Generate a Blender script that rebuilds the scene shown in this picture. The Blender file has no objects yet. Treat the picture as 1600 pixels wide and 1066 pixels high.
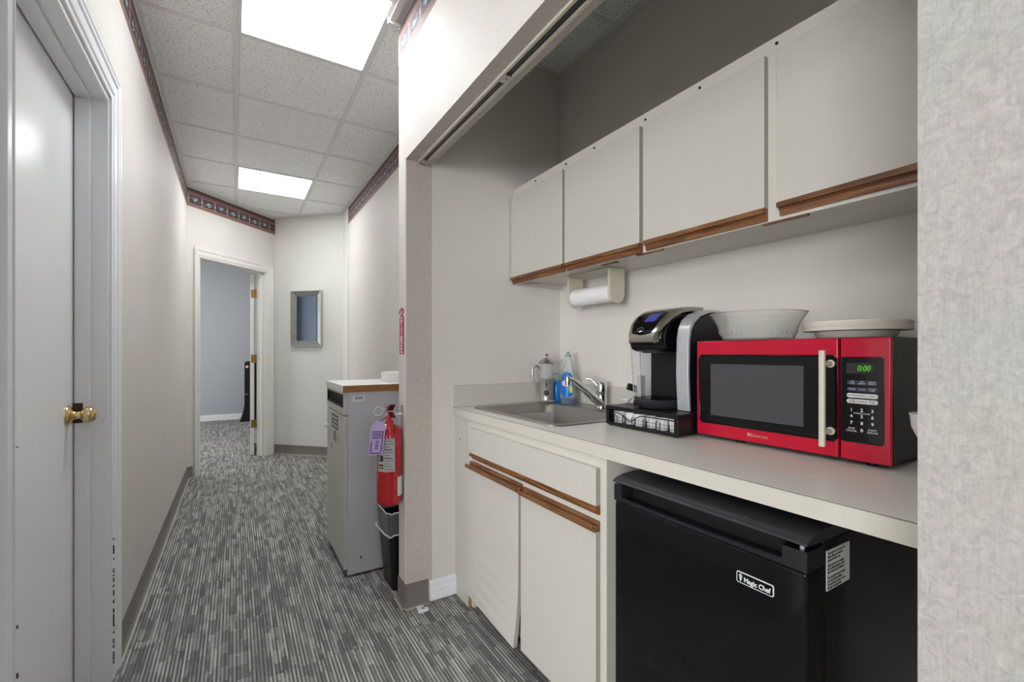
import bpy, bmesh, math, random
from mathutils import Vector, Matrix
random.seed(7)
PI = math.pi
SC = bpy.context.scene
COL = SC.collection

# ------------------------------------------------------------------ camera
F = 704.0
YAW = math.atan(432.0 / 704.0)            # camera turned right of the hallway axis (+Y)
cam = bpy.data.cameras.new('camera')
cam.sensor_fit = 'HORIZONTAL'
cam.sensor_width = 36.0
cam.lens = 36.0 * F / 1600.0
cam.shift_y = 18.0 / 1600.0
cam.clip_start = 0.02
co = bpy.data.objects.new('camera', cam)
COL.objects.link(co)
co.location = (0, 0, 1.17)
co.rotation_euler = (PI / 2, 0, -YAW)
SC.camera = co

# ------------------------------------------------------------------ world, exposure
W = bpy.data.worlds.new('world')
SC.world = W
W.use_nodes = True
W.node_tree.nodes['Background'].inputs[0].default_value = (0.80, 0.88, 1.0, 1)
W.node_tree.nodes['Background'].inputs[1].default_value = 1.0
SC.view_settings.view_transform = 'Standard'
SC.view_settings.look = 'None'
SC.view_settings.gamma = 1
SC.view_settings.use_curve_mapping = False
SC.view_settings.exposure = 0.55

PANEL = 11.0      # emission of the fluorescent diffusers

def area_light(name, loc, rot, sx, sy, power, color):
    l = bpy.data.lights.new(name, 'AREA')
    l.shape = 'RECTANGLE'; l.size = sx; l.size_y = sy
    l.energy = power; l.color = color
    o = bpy.data.objects.new(name, l)
    o.location = loc; o.rotation_euler = rot
    COL.objects.link(o)
    return o
# lobby fill lamps added out of view; daylight through the far office's window
area_light('fill_lobby', (-1.4, -5.25, 1.45), (PI / 2 + 0.2, 0, -0.25), 2.4, 1.5, 45, (0.97, 0.98, 1.0))
area_light('fill_lobby_side', (-5.75, -3.0, 1.3), (PI / 2 + 0.10, 0, -PI / 2 + 0.4), 2.6, 1.8, 270, (0.98, 0.985, 1.0))
area_light('daylight_office', (-2.75, 7.4, 1.5), (PI / 2, 0, -PI / 2), 2.0, 1.5, 46, (1.0, 0.99, 0.98))

# ------------------------------------------------------------------ colours and materials
def lin(c):
    r = []
    for v in c:
        v /= 255.0
        r.append(v / 12.92 if v <= 0.04045 else ((v + 0.055) / 1.055) ** 2.4)
    return (r[0], r[1], r[2], 1)

def new_mat(name):
    m = bpy.data.materials.new(name)
    m.use_nodes = True
    nt = m.node_tree
    return m, nt, nt.nodes['Principled BSDF']

def node(nt, typ, **kw):
    n = nt.nodes.new(typ)
    for k, v in kw.items():
        setattr(n, k, v)
    return n

def mat(name, c, rough=0.5, metal=0.0, spec=0.5, noise=0.0, nscale=20.0, bump=0.0, bscale=200.0,
        coat=0.0, trans=0.0, ior=1.45, emit=None, estr=0.0, alpha=1.0, stretch=(1, 1, 1), aniso=None):
    m, nt, b = new_mat(name)
    b.inputs['Base Color'].default_value = lin(c)
    b.inputs['Roughness'].default_value = rough
    b.inputs['Metallic'].default_value = metal
    b.inputs['Specular IOR Level'].default_value = spec
    b.inputs['Coat Weight'].default_value = coat
    b.inputs['Transmission Weight'].default_value = trans
    b.inputs['IOR'].default_value = ior
    b.inputs['Alpha'].default_value = alpha
    if emit:
        b.inputs['Emission Color'].default_value = lin(emit)
        b.inputs['Emission Strength'].default_value = estr
    tc = node(nt, 'ShaderNodeTexCoord')
    mp = node(nt, 'ShaderNodeMapping')
    mp.inputs['Scale'].default_value = stretch
    nt.links.new(tc.outputs['Object'], mp.inputs['Vector'])
    # every surface carries at least a faint procedural mottling
    nz = node(nt, 'ShaderNodeTexNoise')
    nz.inputs['Scale'].default_value = nscale
    nz.inputs['Detail'].default_value = 3
    nt.links.new(mp.outputs['Vector'], nz.inputs['Vector'])
    a = max(noise, 0.01)
    cr = node(nt, 'ShaderNodeValToRGB')
    l = lin(c)
    cr.color_ramp.elements[0].position = 0.3
    cr.color_ramp.elements[1].position = 0.7
    cr.color_ramp.elements[0].color = (l[0] * (1 - a), l[1] * (1 - a), l[2] * (1 - a), 1)
    cr.color_ramp.elements[1].color = (min(1, l[0] * (1 + a)), min(1, l[1] * (1 + a)), min(1, l[2] * (1 + a)), 1)
    nt.links.new(nz.outputs['Fac'], cr.inputs['Fac'])
    nt.links.new(cr.outputs['Color'], b.inputs['Base Color'])
    if bump > 0:
        n2 = node(nt, 'ShaderNodeTexNoise')
        n2.inputs['Scale'].default_value = bscale
        n2.inputs['Detail'].default_value = 4
        nt.links.new(mp.outputs['Vector'], n2.inputs['Vector'])
        bp = node(nt, 'ShaderNodeBump')
        bp.inputs['Strength'].default_value = bump
        bp.inputs['Distance'].default_value = 0.002
        nt.links.new(n2.outputs['Fac'], bp.inputs['Height'])
        nt.links.new(bp.outputs['Normal'], b.inputs['Normal'])
    return m

def wallpaper_mat(name, c, amp=0.06, bump=0.35):
    """woven, fibrous off-white wallpaper"""
    m, nt, b = new_mat(name)
    b.inputs['Roughness'].default_value = 0.62
    b.inputs['Specular IOR Level'].default_value = 0.25
    tc = node(nt, 'ShaderNodeTexCoord')
    n1 = node(nt, 'ShaderNodeTexNoise'); n1.inputs['Scale'].default_value = 75; n1.inputs['Detail'].default_value = 6
    n1.inputs['Roughness'].default_value = 0.65; n1.inputs['Distortion'].default_value = 1.6
    nt.links.new(tc.outputs['Object'], n1.inputs['Vector'])
    mp = node(nt, 'ShaderNodeMapping'); mp.inputs['Scale'].default_value = (1, 1, 0.12)
    nt.links.new(tc.outputs['Object'], mp.inputs['Vector'])
    n2 = node(nt, 'ShaderNodeTexNoise'); n2.inputs['Scale'].default_value = 420; n2.inputs['Detail'].default_value = 2
    nt.links.new(mp.outputs['Vector'], n2.inputs['Vector'])
    n3 = node(nt, 'ShaderNodeTexNoise'); n3.inputs['Scale'].default_value = 5; n3.inputs['Detail'].default_value = 2
    nt.links.new(tc.outputs['Object'], n3.inputs['Vector'])
    ad = node(nt, 'ShaderNodeMath', operation='MULTIPLY_ADD')
    nt.links.new(n2.outputs['Fac'], ad.inputs[0]); ad.inputs[1].default_value = 0.35
    nt.links.new(n1.outputs['Fac'], ad.inputs[2])
    cr = node(nt, 'ShaderNodeValToRGB')
    l = lin(c)
    cr.color_ramp.elements[0].position = 0.45; cr.color_ramp.elements[1].position = 0.9
    cr.color_ramp.elements[0].color = tuple(v * (1 - amp * 2.2) for v in l[:3]) + (1,)
    cr.color_ramp.elements[1].color = tuple(min(1, v * (1 + amp)) for v in l[:3]) + (1,)
    nt.links.new(ad.outputs[0], cr.inputs['Fac'])
    mx = node(nt, 'ShaderNodeMix', data_type='RGBA', blend_type='MULTIPLY')
    mx.inputs[0].default_value = 0.10
    nt.links.new(cr.outputs['Color'], mx.inputs[6]); nt.links.new(n3.outputs['Color'], mx.inputs[7])
    nt.links.new(mx.outputs[2], b.inputs['Base Color'])
    bp = node(nt, 'ShaderNodeBump'); bp.inputs['Strength'].default_value = bump; bp.inputs['Distance'].default_value = 0.0012
    nt.links.new(ad.outputs[0], bp.inputs['Height']); nt.links.new(bp.outputs['Normal'], b.inputs['Normal'])
    return m

def carpet_mat(name):
    """loop pile carpet tiles: thin stripes along the hall broken into random lengths of dark, mid and pale grey"""
    m, nt, b = new_mat(name)
    b.inputs['Roughness'].default_value = 0.95
    b.inputs['Specular IOR Level'].default_value = 0.08
    L = nt.links.new
    tc = node(nt, 'ShaderNodeTexCoord')
    sp = node(nt, 'ShaderNodeSeparateXYZ'); L(tc.outputs['Object'], sp.inputs[0])
    def M(op, a, bb=None, cc=None):
        n = node(nt, 'ShaderNodeMath', operation=op)
        for i, v in enumerate((a, bb, cc)):
            if v is None: continue
            if isinstance(v, (int, float)): n.inputs[i].default_value = v
            else: L(v, n.inputs[i])
        return n.outputs[0]
    def WN(x, y):
        cb = node(nt, 'ShaderNodeCombineXYZ')
        for i, v in enumerate((x, y)):
            if isinstance(v, (int, float)): cb.inputs[i].default_value = v
            else: L(v, cb.inputs[i])
        w = node(nt, 'ShaderNodeTexWhiteNoise', noise_dimensions='2D')
        L(cb.outputs[0], w.inputs['Vector'])
        return w.outputs['Value']
    # row of stripes
    ix = M('FLOOR', M('DIVIDE', sp.outputs[0], 0.0062))
    gx = M('FLOOR', M('DIVIDE', sp.outputs[0], 0.0248))
    # broad segments: shared by a handful of stripes
    yt = M('MULTIPLY', M('FLOOR', M('DIVIDE', sp.outputs[1], 0.46)), 1.37)     # carpet tile rows
    yb = M('FLOOR', M('ADD', M('DIVIDE', sp.outputs[1], 0.085), M('MULTIPLY', WN(gx, yt), 1.0)))
    # per stripe segments
    ys = M('FLOOR', M('ADD', M('DIVIDE', sp.outputs[1], 0.20), M('MULTIPLY', WN(ix, yt), 1.0)))
    v1 = WN(ix, M('ADD', ys, yt))
    v2 = WN(gx, yb)
    fine = M('FRACT', M('DIVIDE', sp.outputs[1], 0.0045))
    ft = M('MULTIPLY', M('ABSOLUTE', M('SUBTRACT', fine, 0.5)), 0.22)
    par = M('MODULO', M('ABSOLUTE', ix), 2.0)
    base = M('ADD', M('MULTIPLY', v1, 0.34), M('MULTIPLY', v2, 0.24))
    base = M('ADD', base, M('MULTIPLY', par, 0.30))
    nz = node(nt, 'ShaderNodeTexNoise'); nz.inputs['Scale'].default_value = 260; nz.inputs['Detail'].default_value = 2
    L(tc.outputs['Object'], nz.inputs['Vector'])
    base = M('ADD', base, M('MULTIPLY', M('SUBTRACT', nz.outputs['Fac'], 0.5), 0.45))
    base = M('SUBTRACT', base, ft)
    cr = node(nt, 'ShaderNodeValToRGB')
    e = cr.color_ramp.elements
    e[0].position = 0.10; e[0].color = lin((98, 96, 94))
    e[1].position = 0.95; e[1].color = lin((206, 205, 201))
    for p, c in ((0.30, (110, 108, 106)), (0.50, (150, 149, 146)), (0.68, (188, 187, 183))):
        x = e.new(p); x.color = lin(c)
    L(base, cr.inputs['Fac'])
    L(cr.outputs['Color'], b.inputs['Base Color'])
    bp = node(nt, 'ShaderNodeBump'); bp.inputs['Strength'].default_value = 0.5; bp.inputs['Distance'].default_value = 0.003
    L(base, bp.inputs['Height']); L(bp.outputs['Normal'], b.inputs['Normal'])
    return m

def tile_mat(name):
    """mineral fibre ceiling tile, pale with dark pits and worm-like fissures"""
    m, nt, b = new_mat(name)
    b.inputs['Roughness'].default_value = 0.9
    b.inputs['Specular IOR Level'].default_value = 0.1
    tc = node(nt, 'ShaderNodeTexCoord')
    n1 = node(nt, 'ShaderNodeTexNoise'); n1.inputs['Scale'].default_value = 130; n1.inputs['Detail'].default_value = 3
    n1.inputs['Distortion'].default_value = 0.8
    nt.links.new(tc.outputs['Object'], n1.inputs['Vector'])
    cr = node(nt, 'ShaderNodeValToRGB')
    e = cr.color_ramp.elements
    e[0].position = 0.345; e[0].color = lin((172, 171, 169))
    e[1].position = 0.40; e[1].color = lin((244, 244, 243))
    x = e.new(0.62); x.color = lin((250, 250, 249))
    nt.links.new(n1.outputs['Fac'], cr.inputs['Fac'])
    nt.links.new(cr.outputs['Color'], b.inputs['Base Color'])
    bp = node(nt, 'ShaderNodeBump'); bp.inputs['Strength'].default_value = 0.5; bp.inputs['Distance'].default_value = 0.003
    nt.links.new(n1.outputs['Fac'], bp.inputs['Height']); nt.links.new(bp.outputs['Normal'], b.inputs['Normal'])
    return m

def wood_mat(name, axis_scale):
    m, nt, b = new_mat(name)
    b.inputs['Roughness'].default_value = 0.42
    tc = node(nt, 'ShaderNodeTexCoord')
    mp = node(nt, 'ShaderNodeMapping'); mp.inputs['Scale'].default_value = axis_scale
    nt.links.new(tc.outputs['Object'], mp.inputs['Vector'])
    n1 = node(nt, 'ShaderNodeTexNoise'); n1.inputs['Scale'].default_value = 120; n1.inputs['Detail'].default_value = 5
    n1.inputs['Distortion'].default_value = 0.6
    nt.links.new(mp.outputs['Vector'], n1.inputs['Vector'])
    cr = node(nt, 'ShaderNodeValToRGB')
    e = cr.color_ramp.elements
    e[0].position = 0.32; e[0].color = lin((80, 48, 26))
    e[1].position = 0.70; e[1].color = lin((152, 102, 60))
    x = e.new(0.5); x.color = lin((118, 75, 42))
    nt.links.new(n1.outputs['Fac'], cr.inputs['Fac'])
    nt.links.new(cr.outputs['Color'], b.inputs['Base Color'])
    return m

M_ = {}
M_['wallpaper'] = wallpaper_mat('hall_wallpaper', (220, 215, 209), 0.035, 0.22)
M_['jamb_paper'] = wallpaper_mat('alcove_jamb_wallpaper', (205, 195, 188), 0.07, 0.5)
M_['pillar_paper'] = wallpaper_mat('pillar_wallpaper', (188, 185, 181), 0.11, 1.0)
M_['alcove'] = mat('alcove_paint', (222, 218, 211), 0.6, noise=0.012, nscale=6, bump=0.05)
M_['white_wall'] = mat('end_wall_paint', (219, 217, 211), 0.55, noise=0.01, nscale=5, bump=0.05)
M_['office'] = mat('office_blue_grey_paint', (176, 179, 183), 0.6, noise=0.01, nscale=5)
M_['carpet'] = carpet_mat('carpet_tiles')
M_['tile'] = tile_mat('ceiling_tile')
M_['tee'] = mat('ceiling_grid_paint', (226, 226, 225), 0.5)
M_['trim'] = mat('door_trim_paint', (238, 239, 242), 0.32, noise=0.01)
M_['trim_warm'] = mat('far_trim_paint', (226, 223, 217), 0.35)
M_['doorp'] = mat('door_slab_paint', (237, 238, 239), 0.3)
M_['scuff'] = mat('chipped_paint', (96, 92, 86), 0.8)
M_['cove'] = mat('vinyl_cove_base', (122, 116, 110), 0.45, noise=0.02)
M_['caulk'] = mat('caulk_line', (190, 184, 172), 0.7)
M_['brass'] = mat('polished_brass', (220, 198, 146), 0.14, 1.0)
M_['oldbrass'] = mat('aged_brass', (150, 118, 62), 0.4, 0.8, noise=0.15, nscale=150)
M_['strike'] = mat('dark_bronze', (70, 58, 50), 0.45, 0.5)
M_['lam'] = mat('cream_laminate', (201, 198, 190), 0.36, noise=0.006)
M_['lam_edge'] = mat('laminate_edge', (166, 162, 150), 0.45)
M_['lam_frame'] = mat('cabinet_frame_laminate', (212, 208, 199), 0.36)
M_['lam_dark'] = mat('cabinet_inside', (150, 144, 132), 0.6)
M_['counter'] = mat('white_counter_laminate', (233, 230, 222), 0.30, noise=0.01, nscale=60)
M_['oakY'] = wood_mat('oak_pull', (1, 0.06, 1))
M_['oakEdge'] = mat('brown_edge_band', (150, 106, 58), 0.45, noise=0.06, nscale=80)
M_['chip'] = mat('raw_particle_board', (165, 128, 88), 0.8, noise=0.15, nscale=300)
M_['counter_edge_shaded'] = mat('counter_front_shaded', (205, 201, 191), 0.36)  # darker copy of the counter laminate: shade on the front put into the colour
M_['clearplas'] = mat('clear_tank_plastic', (214, 216, 218), 0.06, alpha=0.22)
M_['clearedge'] = mat('clear_plastic_edge', (190, 192, 194), 0.1, alpha=0.7)
M_['darkred'] = mat('dark_red_lever', (96, 12, 20), 0.35)
M_['steel'] = mat('brushed_steel', (172, 169, 166), 0.36, 1.0, noise=0.03, nscale=60, stretch=(1, 12, 1))
M_['chrome'] = mat('chrome', (215, 215, 215), 0.07, 1.0)
M_['chrome_soft'] = mat('satin_metal', (190, 188, 184), 0.3, 1.0)
M_['black_gloss'] = mat('gloss_black', (13, 13, 15), 0.09, spec=0.45)
M_['black_door'] = mat('fridge_black', (14, 14, 16), 0.11, spec=0.42, bump=0.02, bscale=60)
M_['black'] = mat('black_plastic', (16, 16, 18), 0.38)
M_['black_matte'] = mat('matte_black', (15, 15, 16), 0.7)
M_['bandblack'] = mat('fridge_door_band', (32, 32, 35), 0.2)
M_['char'] = mat('charcoal_plastic', (52, 52, 55), 0.35)
M_['capgrey'] = mat('fridge_top_plastic', (44, 44, 48), 0.34)
M_['red'] = mat('microwave_red', (188, 0, 44), 0.15, coat=0.3)
M_['exred'] = mat('extinguisher_red', (176, 14, 22), 0.2, coat=0.5)
M_['window_grey'] = mat('microwave_screen', (70, 70, 73), 0.25, noise=0.02, nscale=500)
M_['ivory'] = mat('ivory_plastic', (206, 201, 184), 0.35)
M_['towel'] = mat('paper_towel', (240, 240, 240), 0.9, bump=0.3, bscale=90)
M_['paper'] = mat('paper_plate', (226, 218, 208), 0.75)
M_['paper_edge'] = mat('paper_plate_rims', (205, 193, 182), 0.8, noise=0.08, nscale=30, stretch=(1, 1, 30))
M_['white'] = mat('white_plastic', (232, 232, 232), 0.4)
M_['silver'] = mat('silver_plastic', (196, 198, 205), 0.32, 0.45)
M_['champagne'] = mat('champagne_metal', (182, 176, 165), 0.24, 0.9)
M_['pressteel'] = mat('press_steel', (205, 202, 197), 0.34, 0.85)
M_['glass'] = mat('clear_glass', (250, 250, 250), 0.03, trans=1.0, ior=1.3, spec=0.5)
M_['bowl'] = mat('frosted_clear_plastic', (246, 246, 243), 0.18, trans=0.82, ior=1.12, bump=0.15, bscale=120)
M_['bottle'] = mat('clear_bottle', (238, 244, 246), 0.08, trans=0.85, ior=1.15)
M_['blueliq'] = mat('blue_dish_soap', (0, 74, 128), 0.08, trans=0.1, ior=1.33)
M_['bluelab'] = mat('blue_label', (18, 116, 200), 0.35)
M_['bluelab2'] = mat('pale_blue_label', (120, 180, 222), 0.35)
M_['yellow'] = mat('yellow_label_spot', (226, 214, 90), 0.4)
M_['teal'] = mat('teal_cap', (120, 165, 165), 0.3)
M_['lavender'] = mat('lavender_tag', (196, 170, 222), 0.6)
M_['ink'] = mat('dark_ink', (40, 38, 44), 0.6)
M_['violetink'] = mat('violet_ink', (96, 70, 130), 0.6)
M_['labgrey'] = mat('grey_label', (176, 176, 178), 0.5)
M_['stick'] = mat('sticker_white', (200, 198, 192), 0.6)
M_['textw'] = mat('white_print', (222, 224, 228), 0.5)
M_['pilld'] = mat('slate_button', (46, 56, 74), 0.3)
M_['pillw'] = mat('white_button', (216, 216, 216), 0.4)
M_['led'] = mat('green_led', (20, 60, 10), 0.4, emit=(80, 190, 30), estr=0.6)
M_['lcd'] = mat('blue_screen', (30, 32, 80), 0.2, emit=(86, 86, 178), estr=0.35)
M_['binbody'] = mat('grey_laminate', (196, 196, 201), 0.42, noise=0.015, nscale=8)
M_['bintop'] = mat('white_laminate', (226, 224, 220), 0.4)
M_['binfront'] = mat('putty_laminate', (198, 195, 187), 0.45)
M_['liner'] = mat('clear_trash_liner', (226, 228, 232), 0.10, alpha=0.14, bump=0.9, bscale=60)
M_['linerfold'] = mat('clear_liner_fold', (232, 234, 238), 0.15, alpha=0.55, bump=0.6, bscale=80)
M_['firered'] = mat('fire_sign_red', (176, 22, 52), 0.4)
M_['mirror'] = mat('mirror_glass', (150, 164, 178), 0.02, 1.0)
M_['mframe'] = mat('weathered_silver_frame', (150, 150, 148), 0.35, 0.7, noise=0.25, nscale=60, bump=0.4, bscale=150)
M_['mframe_edge'] = mat('pale_champagne_edge', (188, 184, 170), 0.4, 0.4)
M_['brush'] = mat('trash_liner_black', (28, 30, 32), 0.35)
M_['b_dark'] = mat('border_dark_brown', (84, 66, 60), 0.6)
M_['b_maroon'] = mat('border_maroon', (100, 50, 54), 0.6, noise=0.1, nscale=60)
M_['b_pink'] = mat('border_rose', (178, 142, 130), 0.6)
M_['b_plum'] = mat('border_plum', (78, 58, 66), 0.6, noise=0.2, nscale=80)
M_['b_teal'] = mat('border_teal', (92, 134, 140), 0.6, noise=0.2, nscale=120)
M_['b_sky'] = mat('border_pale_teal', (168, 194, 196), 0.6)
M_['b_taupe'] = mat('border_taupe', (134, 112, 98), 0.6)
m, nt, b = new_mat('fluorescent_diffuser')
b.inputs['Base Color'].default_value = (0.9, 0.9, 0.9, 1)
b.inputs['Emission Color'].default_value = (0.94, 0.975, 1.0, 1)
b.inputs['Emission Strength'].default_value = PANEL
b.inputs['Roughness'].default_value = 0.6
M_['lamp'] = m

# ------------------------------------------------------------------ helpers
def root_loc(p):
    v = Vector((0, 0, 0))
    while p is not None:
        v += p.location
        p = p.parent
    return v

def tag(o, label=None, cat=None, group=None, kind=None):
    if label: o['label'] = label
    if cat: o['category'] = cat
    if group: o['group'] = group
    if kind: o['kind'] = kind
    return o

def thing(name, label, cat, loc, group=None):
    o = bpy.data.objects.new(name, None)
    COL.objects.link(o)
    o.location = loc
    o.empty_display_size = 0.05
    return tag(o, label, cat, group)

def obj(name, bm, mats, parent=None, bevel=0.0, seg=2, smooth=35, label=None, kind=None):
    """link a bmesh (in world coordinates) as one object; origin at the parent, or at its own base if top-level"""
    if not isinstance(mats, (list, tuple)): mats = [mats]
    bmesh.ops.recalc_face_normals(bm, faces=bm.faces[:])
    if parent is None:
        xs = [v.co for v in bm.verts]
        off = Vector(((min(c.x for c in xs) + max(c.x for c in xs)) / 2, (min(c.y for c in xs) + max(c.y for c in xs)) / 2, min(c.z for c in xs)))
        if kind == 'structure': off = Vector((0, 0, 0))
    else:
        off = root_loc(parent)
    bmesh.ops.translate(bm, verts=bm.verts[:], vec=-off)
    me = bpy.data.meshes.new(name)
    bm.to_mesh(me); bm.free()
    for x in mats: me.materials.append(M_[x] if isinstance(x, str) else x)
    if smooth:
        me.polygons.foreach_set('use_smooth', [True] * len(me.polygons))
        me.set_sharp_from_angle(angle=math.radians(smooth))
    o = bpy.data.objects.new(name, me)
    COL.objects.link(o)
    if parent is None: o.location = off
    else: o.parent = parent
    if bevel > 0:
        md = o.modifiers.new('bevel', 'BEVEL')
        md.width = bevel; md.segments = seg; md.limit_method = 'ANGLE'; md.angle_limit = math.radians(40)
        md.harden_normals = True
    if label: o['label'] = label
    if kind: o['kind'] = kind
    return o

def B(): return bmesh.new()

def box(bm, x0, x1, y0, y1, z0, z1, mi=0):
    vs = [bm.verts.new(p) for p in ((x0, y0, z0), (x1, y0, z0), (x1, y1, z0), (x0, y1, z0), (x0, y0, z1), (x1, y0, z1), (x1, y1, z1), (x0, y1, z1))]
    for f in ((0, 3, 2, 1), (4, 5, 6, 7), (0, 1, 5, 4), (1, 2, 6, 5), (2, 3, 7, 6), (3, 0, 4, 7)):
        fc = bm.faces.new([vs[i] for i in f]); fc.material_index = mi
    return vs

def fbox(bm, fr, s0, s1, d0, d1, z0, z1, mi=0):
    """box in a wall frame: s along the wall, d out of it"""
    o, e, n = fr
    vs = []
    for z in (z0, z1):
        for s, d in ((s0, d0), (s1, d0), (s1, d1), (s0, d1)):
            vs.append(bm.verts.new((o[0] + e[0] * s + n[0] * d, o[1] + e[1] * s + n[1] * d, z)))
    for f in ((0, 3, 2, 1), (4, 5, 6, 7), (0, 1, 5, 4), (1, 2, 6, 5), (2, 3, 7, 6), (3, 0, 4, 7)):
        fc = bm.faces.new([vs[i] for i in f]); fc.material_index = mi

def extr(bm, pts, axis, a0, a1, mi=0):
    """extrude a 2-D polygon along an axis: 'x' -> pts are (y,z); 'y' -> (x,z); 'z' -> (x,y)"""
    def P(p, a):
        return {'x': (a, p[0], p[1]), 'y': (p[0], a, p[1]), 'z': (p[0], p[1], a)}[axis]
    A = [bm.verts.new(P(p, a0)) for p in pts]; Bv = [bm.verts.new(P(p, a1)) for p in pts]
    n = len(pts); fs = []
    fs.append(bm.faces.new(A[::-1])); fs.append(bm.faces.new(Bv))
    for i in range(n):
        fs.append(bm.faces.new((A[i], A[(i + 1) % n], Bv[(i + 1) % n], Bv[i])))
    for f in fs: f.material_index = mi
    return A + Bv

def loft(bm, loops, cap0=True, cap1=True, mi=0):
    R = [[bm.verts.new(p) for p in L] for L in loops]
    for a, b in zip(R[:-1], R[1:]):
        n = len(a)
        for i in range(n):
            f = bm.faces.new((a[i], a[(i + 1) % n], b[(i + 1) % n], b[i])); f.material_index = mi
    if cap0: bm.faces.new(R[0][::-1]).material_index = mi
    if cap1: bm.faces.new(R[-1]).material_index = mi
    return R

def rrect(x0, x1, y0, y1, r, z, n=5):
    out = []
    for cx, cy, a0 in ((x1 - r, y1 - r, 0), (x0 + r, y1 - r, PI / 2), (x0 + r, y0 + r, PI), (x1 - r, y0 + r, 1.5 * PI)):
        for k in range(n + 1):
            a = a0 + PI / 2 * k / n
            out.append((cx + r * math.cos(a), cy + r * math.sin(a), z))
    return out

def rpoly(a0, a1, b0, b1, r, n=5):
    return [(p[0], p[1]) for p in rrect(a0, a1, b0, b1, r, 0, n)]

def lathe(bm, prof, c, axis=(0, 0, 1), seg=32, mi=0, cap0=True, cap1=True):
    """profile (radius, height) turned about an axis through c"""
    ax = Vector(axis).normalized()
    u = ax.orthogonal().normalized(); v = ax.cross(u)
    c = Vector(c)
    loops = []
    for r, h in prof:
        loops.append([c + ax * h + (u * math.cos(2 * PI * k / seg) + v * math.sin(2 * PI * k / seg)) * max(r, 1e-5) for k in range(seg)])
    return loft(bm, loops, cap0, cap1, mi)

def cyl(bm, c0, c1, r, seg=24, mi=0, r1=None):
    a, b_ = Vector(c0), Vector(c1)
    d = b_ - a
    lathe(bm, [(r, 0), (r if r1 is None else r1, d.length)], a, d, seg, mi)

def tube(bm, pts, r, seg=8, mi=0, closed=False):
    pts = [Vector(p) for p in pts]
    n = len(pts); loops = []; prev = None
    for i, p in enumerate(pts):
        if closed: t = (pts[(i + 1) % n] - pts[i - 1]).normalized()
        elif i == 0: t = (pts[1] - p).normalized()
        elif i == n - 1: t = (p - pts[-2]).normalized()
        else: t = (pts[i + 1] - pts[i - 1]).normalized()
        if prev is None: u = t.orthogonal().normalized()
        else: u = (prev - t * prev.dot(t)).normalized()
        prev = u; v = t.cross(u)
        rr = r[i] if isinstance(r, (list, tuple)) else r
        loops.append([p + (u * math.cos(2 * PI * k / seg) + v * math.sin(2 * PI * k / seg)) * rr for k in range(seg)])
    if closed:
        R = [[bm.verts.new(q) for q in L] for L in loops]
        for a in range(n):
            A, Bq = R[a], R[(a + 1) % n]
            for i in range(seg):
                bm.faces.new((A[i], A[(i + 1) % seg], Bq[(i + 1) % seg], Bq[i])).material_index = mi
    else: loft(bm, loops, True, True, mi)

def arc(c, r, a0, a1, n, plane='xz'):
    out = []
    for k in range(n + 1):
        a = a0 + (a1 - a0) * k / n
        p, q = r * math.cos(a), r * math.sin(a)
        out.append({'xz': (c[0] + p, c[1], c[2] + q), 'yz': (c[0], c[1] + p, c[2] + q), 'xy': (c[0] + p, c[1] + q, c[2])}[plane])
    return out

def text(name, s, size, pos, right, up, material, parent, depth=0.0004, align='CENTER', sx=1.0, bold=0.0, shear=0.0):
    cu = bpy.data.curves.new(name, 'FONT')
    cu.body = s; cu.size = size; cu.align_x = align; cu.align_y = 'CENTER'; cu.extrude = depth; cu.offset = bold; cu.shear = shear
    cu.space_line = 1.0
    cu.resolution_u = 3
    t = bpy.data.objects.new(name + '_tmp', cu)
    COL.objects.link(t)
    dg = bpy.context.evaluated_depsgraph_get()
    me = bpy.data.meshes.new_from_object(t.evaluated_get(dg))
    bpy.data.objects.remove(t)
    r = Vector(right).normalized(); u = Vector(up).normalized(); n = r.cross(u)
    me.transform(Matrix.Diagonal((sx, 1, 1, 1)))
    me.transform(Matrix(((r.x, u.x, n.x, 0), (r.y, u.y, n.y, 0), (r.z, u.z, n.z, 0), (0, 0, 0, 1))))
    me.transform(Matrix.Translation(Vector(pos) - root_loc(parent)))
    me.materials.clear(); me.materials.append(M_[material])
    o = bpy.data.objects.new(name, me)
    COL.objects.link(o); o.parent = parent
    return o

def copy_tree(o, loc=None, parent=None, label=None, group=None):
    c = o.copy(); COL.objects.link(c)
    if loc is not None: c.location = loc
    if parent is not None: c.parent = parent
    if label: c['label'] = label
    if group: c['group'] = group
    for ch in [x for x in COL.objects if x.parent == o]:
        copy_tree(ch, None, c)
    return c

S = 'structure'
# ------------------------------------------------------------------ plan (metres; camera stands over the origin)
XL = -0.383           # hallway face of the left wall
X1 = 0.663            # hallway face of the wall with the kitchenette opening
X1B = 0.790           # alcove side of it
YJ = 2.010            # far jamb / left wall of the alcove
YN = 0.196            # near jamb
XB = 1.549            # back wall of the alcove
XR = 1.020            # right wall of the hall beyond
CEIL = 2.725
HEAD = 2.056
r2 = math.sqrt(0.5)
F1 = ((XL, 5.12), (r2, r2), (r2, -r2))            # 45 degree wall with the far doorway
F1L = 1.089
F2 = ((XL + F1L * r2, 5.12 + F1L * r2), (r2, -r2), (-r2, -r2))   # 45 degree end wall with the mirror
F2L = (XR - F2[0][0]) / r2
YE = F2[0][1] - F2L * r2                           # where the end wall meets the right wall

# ------------------------------------------------------------------ floor and ceiling
bm = B(); box(bm, -5.6, 3.2, -5.2, 9.5, -0.1, 0)
obj('floor', bm, 'carpet', smooth=0, kind=S)
TX0, TY0, G = 0.004, 2.57, 0.61
bm = B(); box(bm, -5.6, 3.2, -5.2, 9.5, CEIL + 0.006, CEIL + 0.1)
obj('ceiling', bm, 'tile', smooth=0, kind=S)
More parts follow.
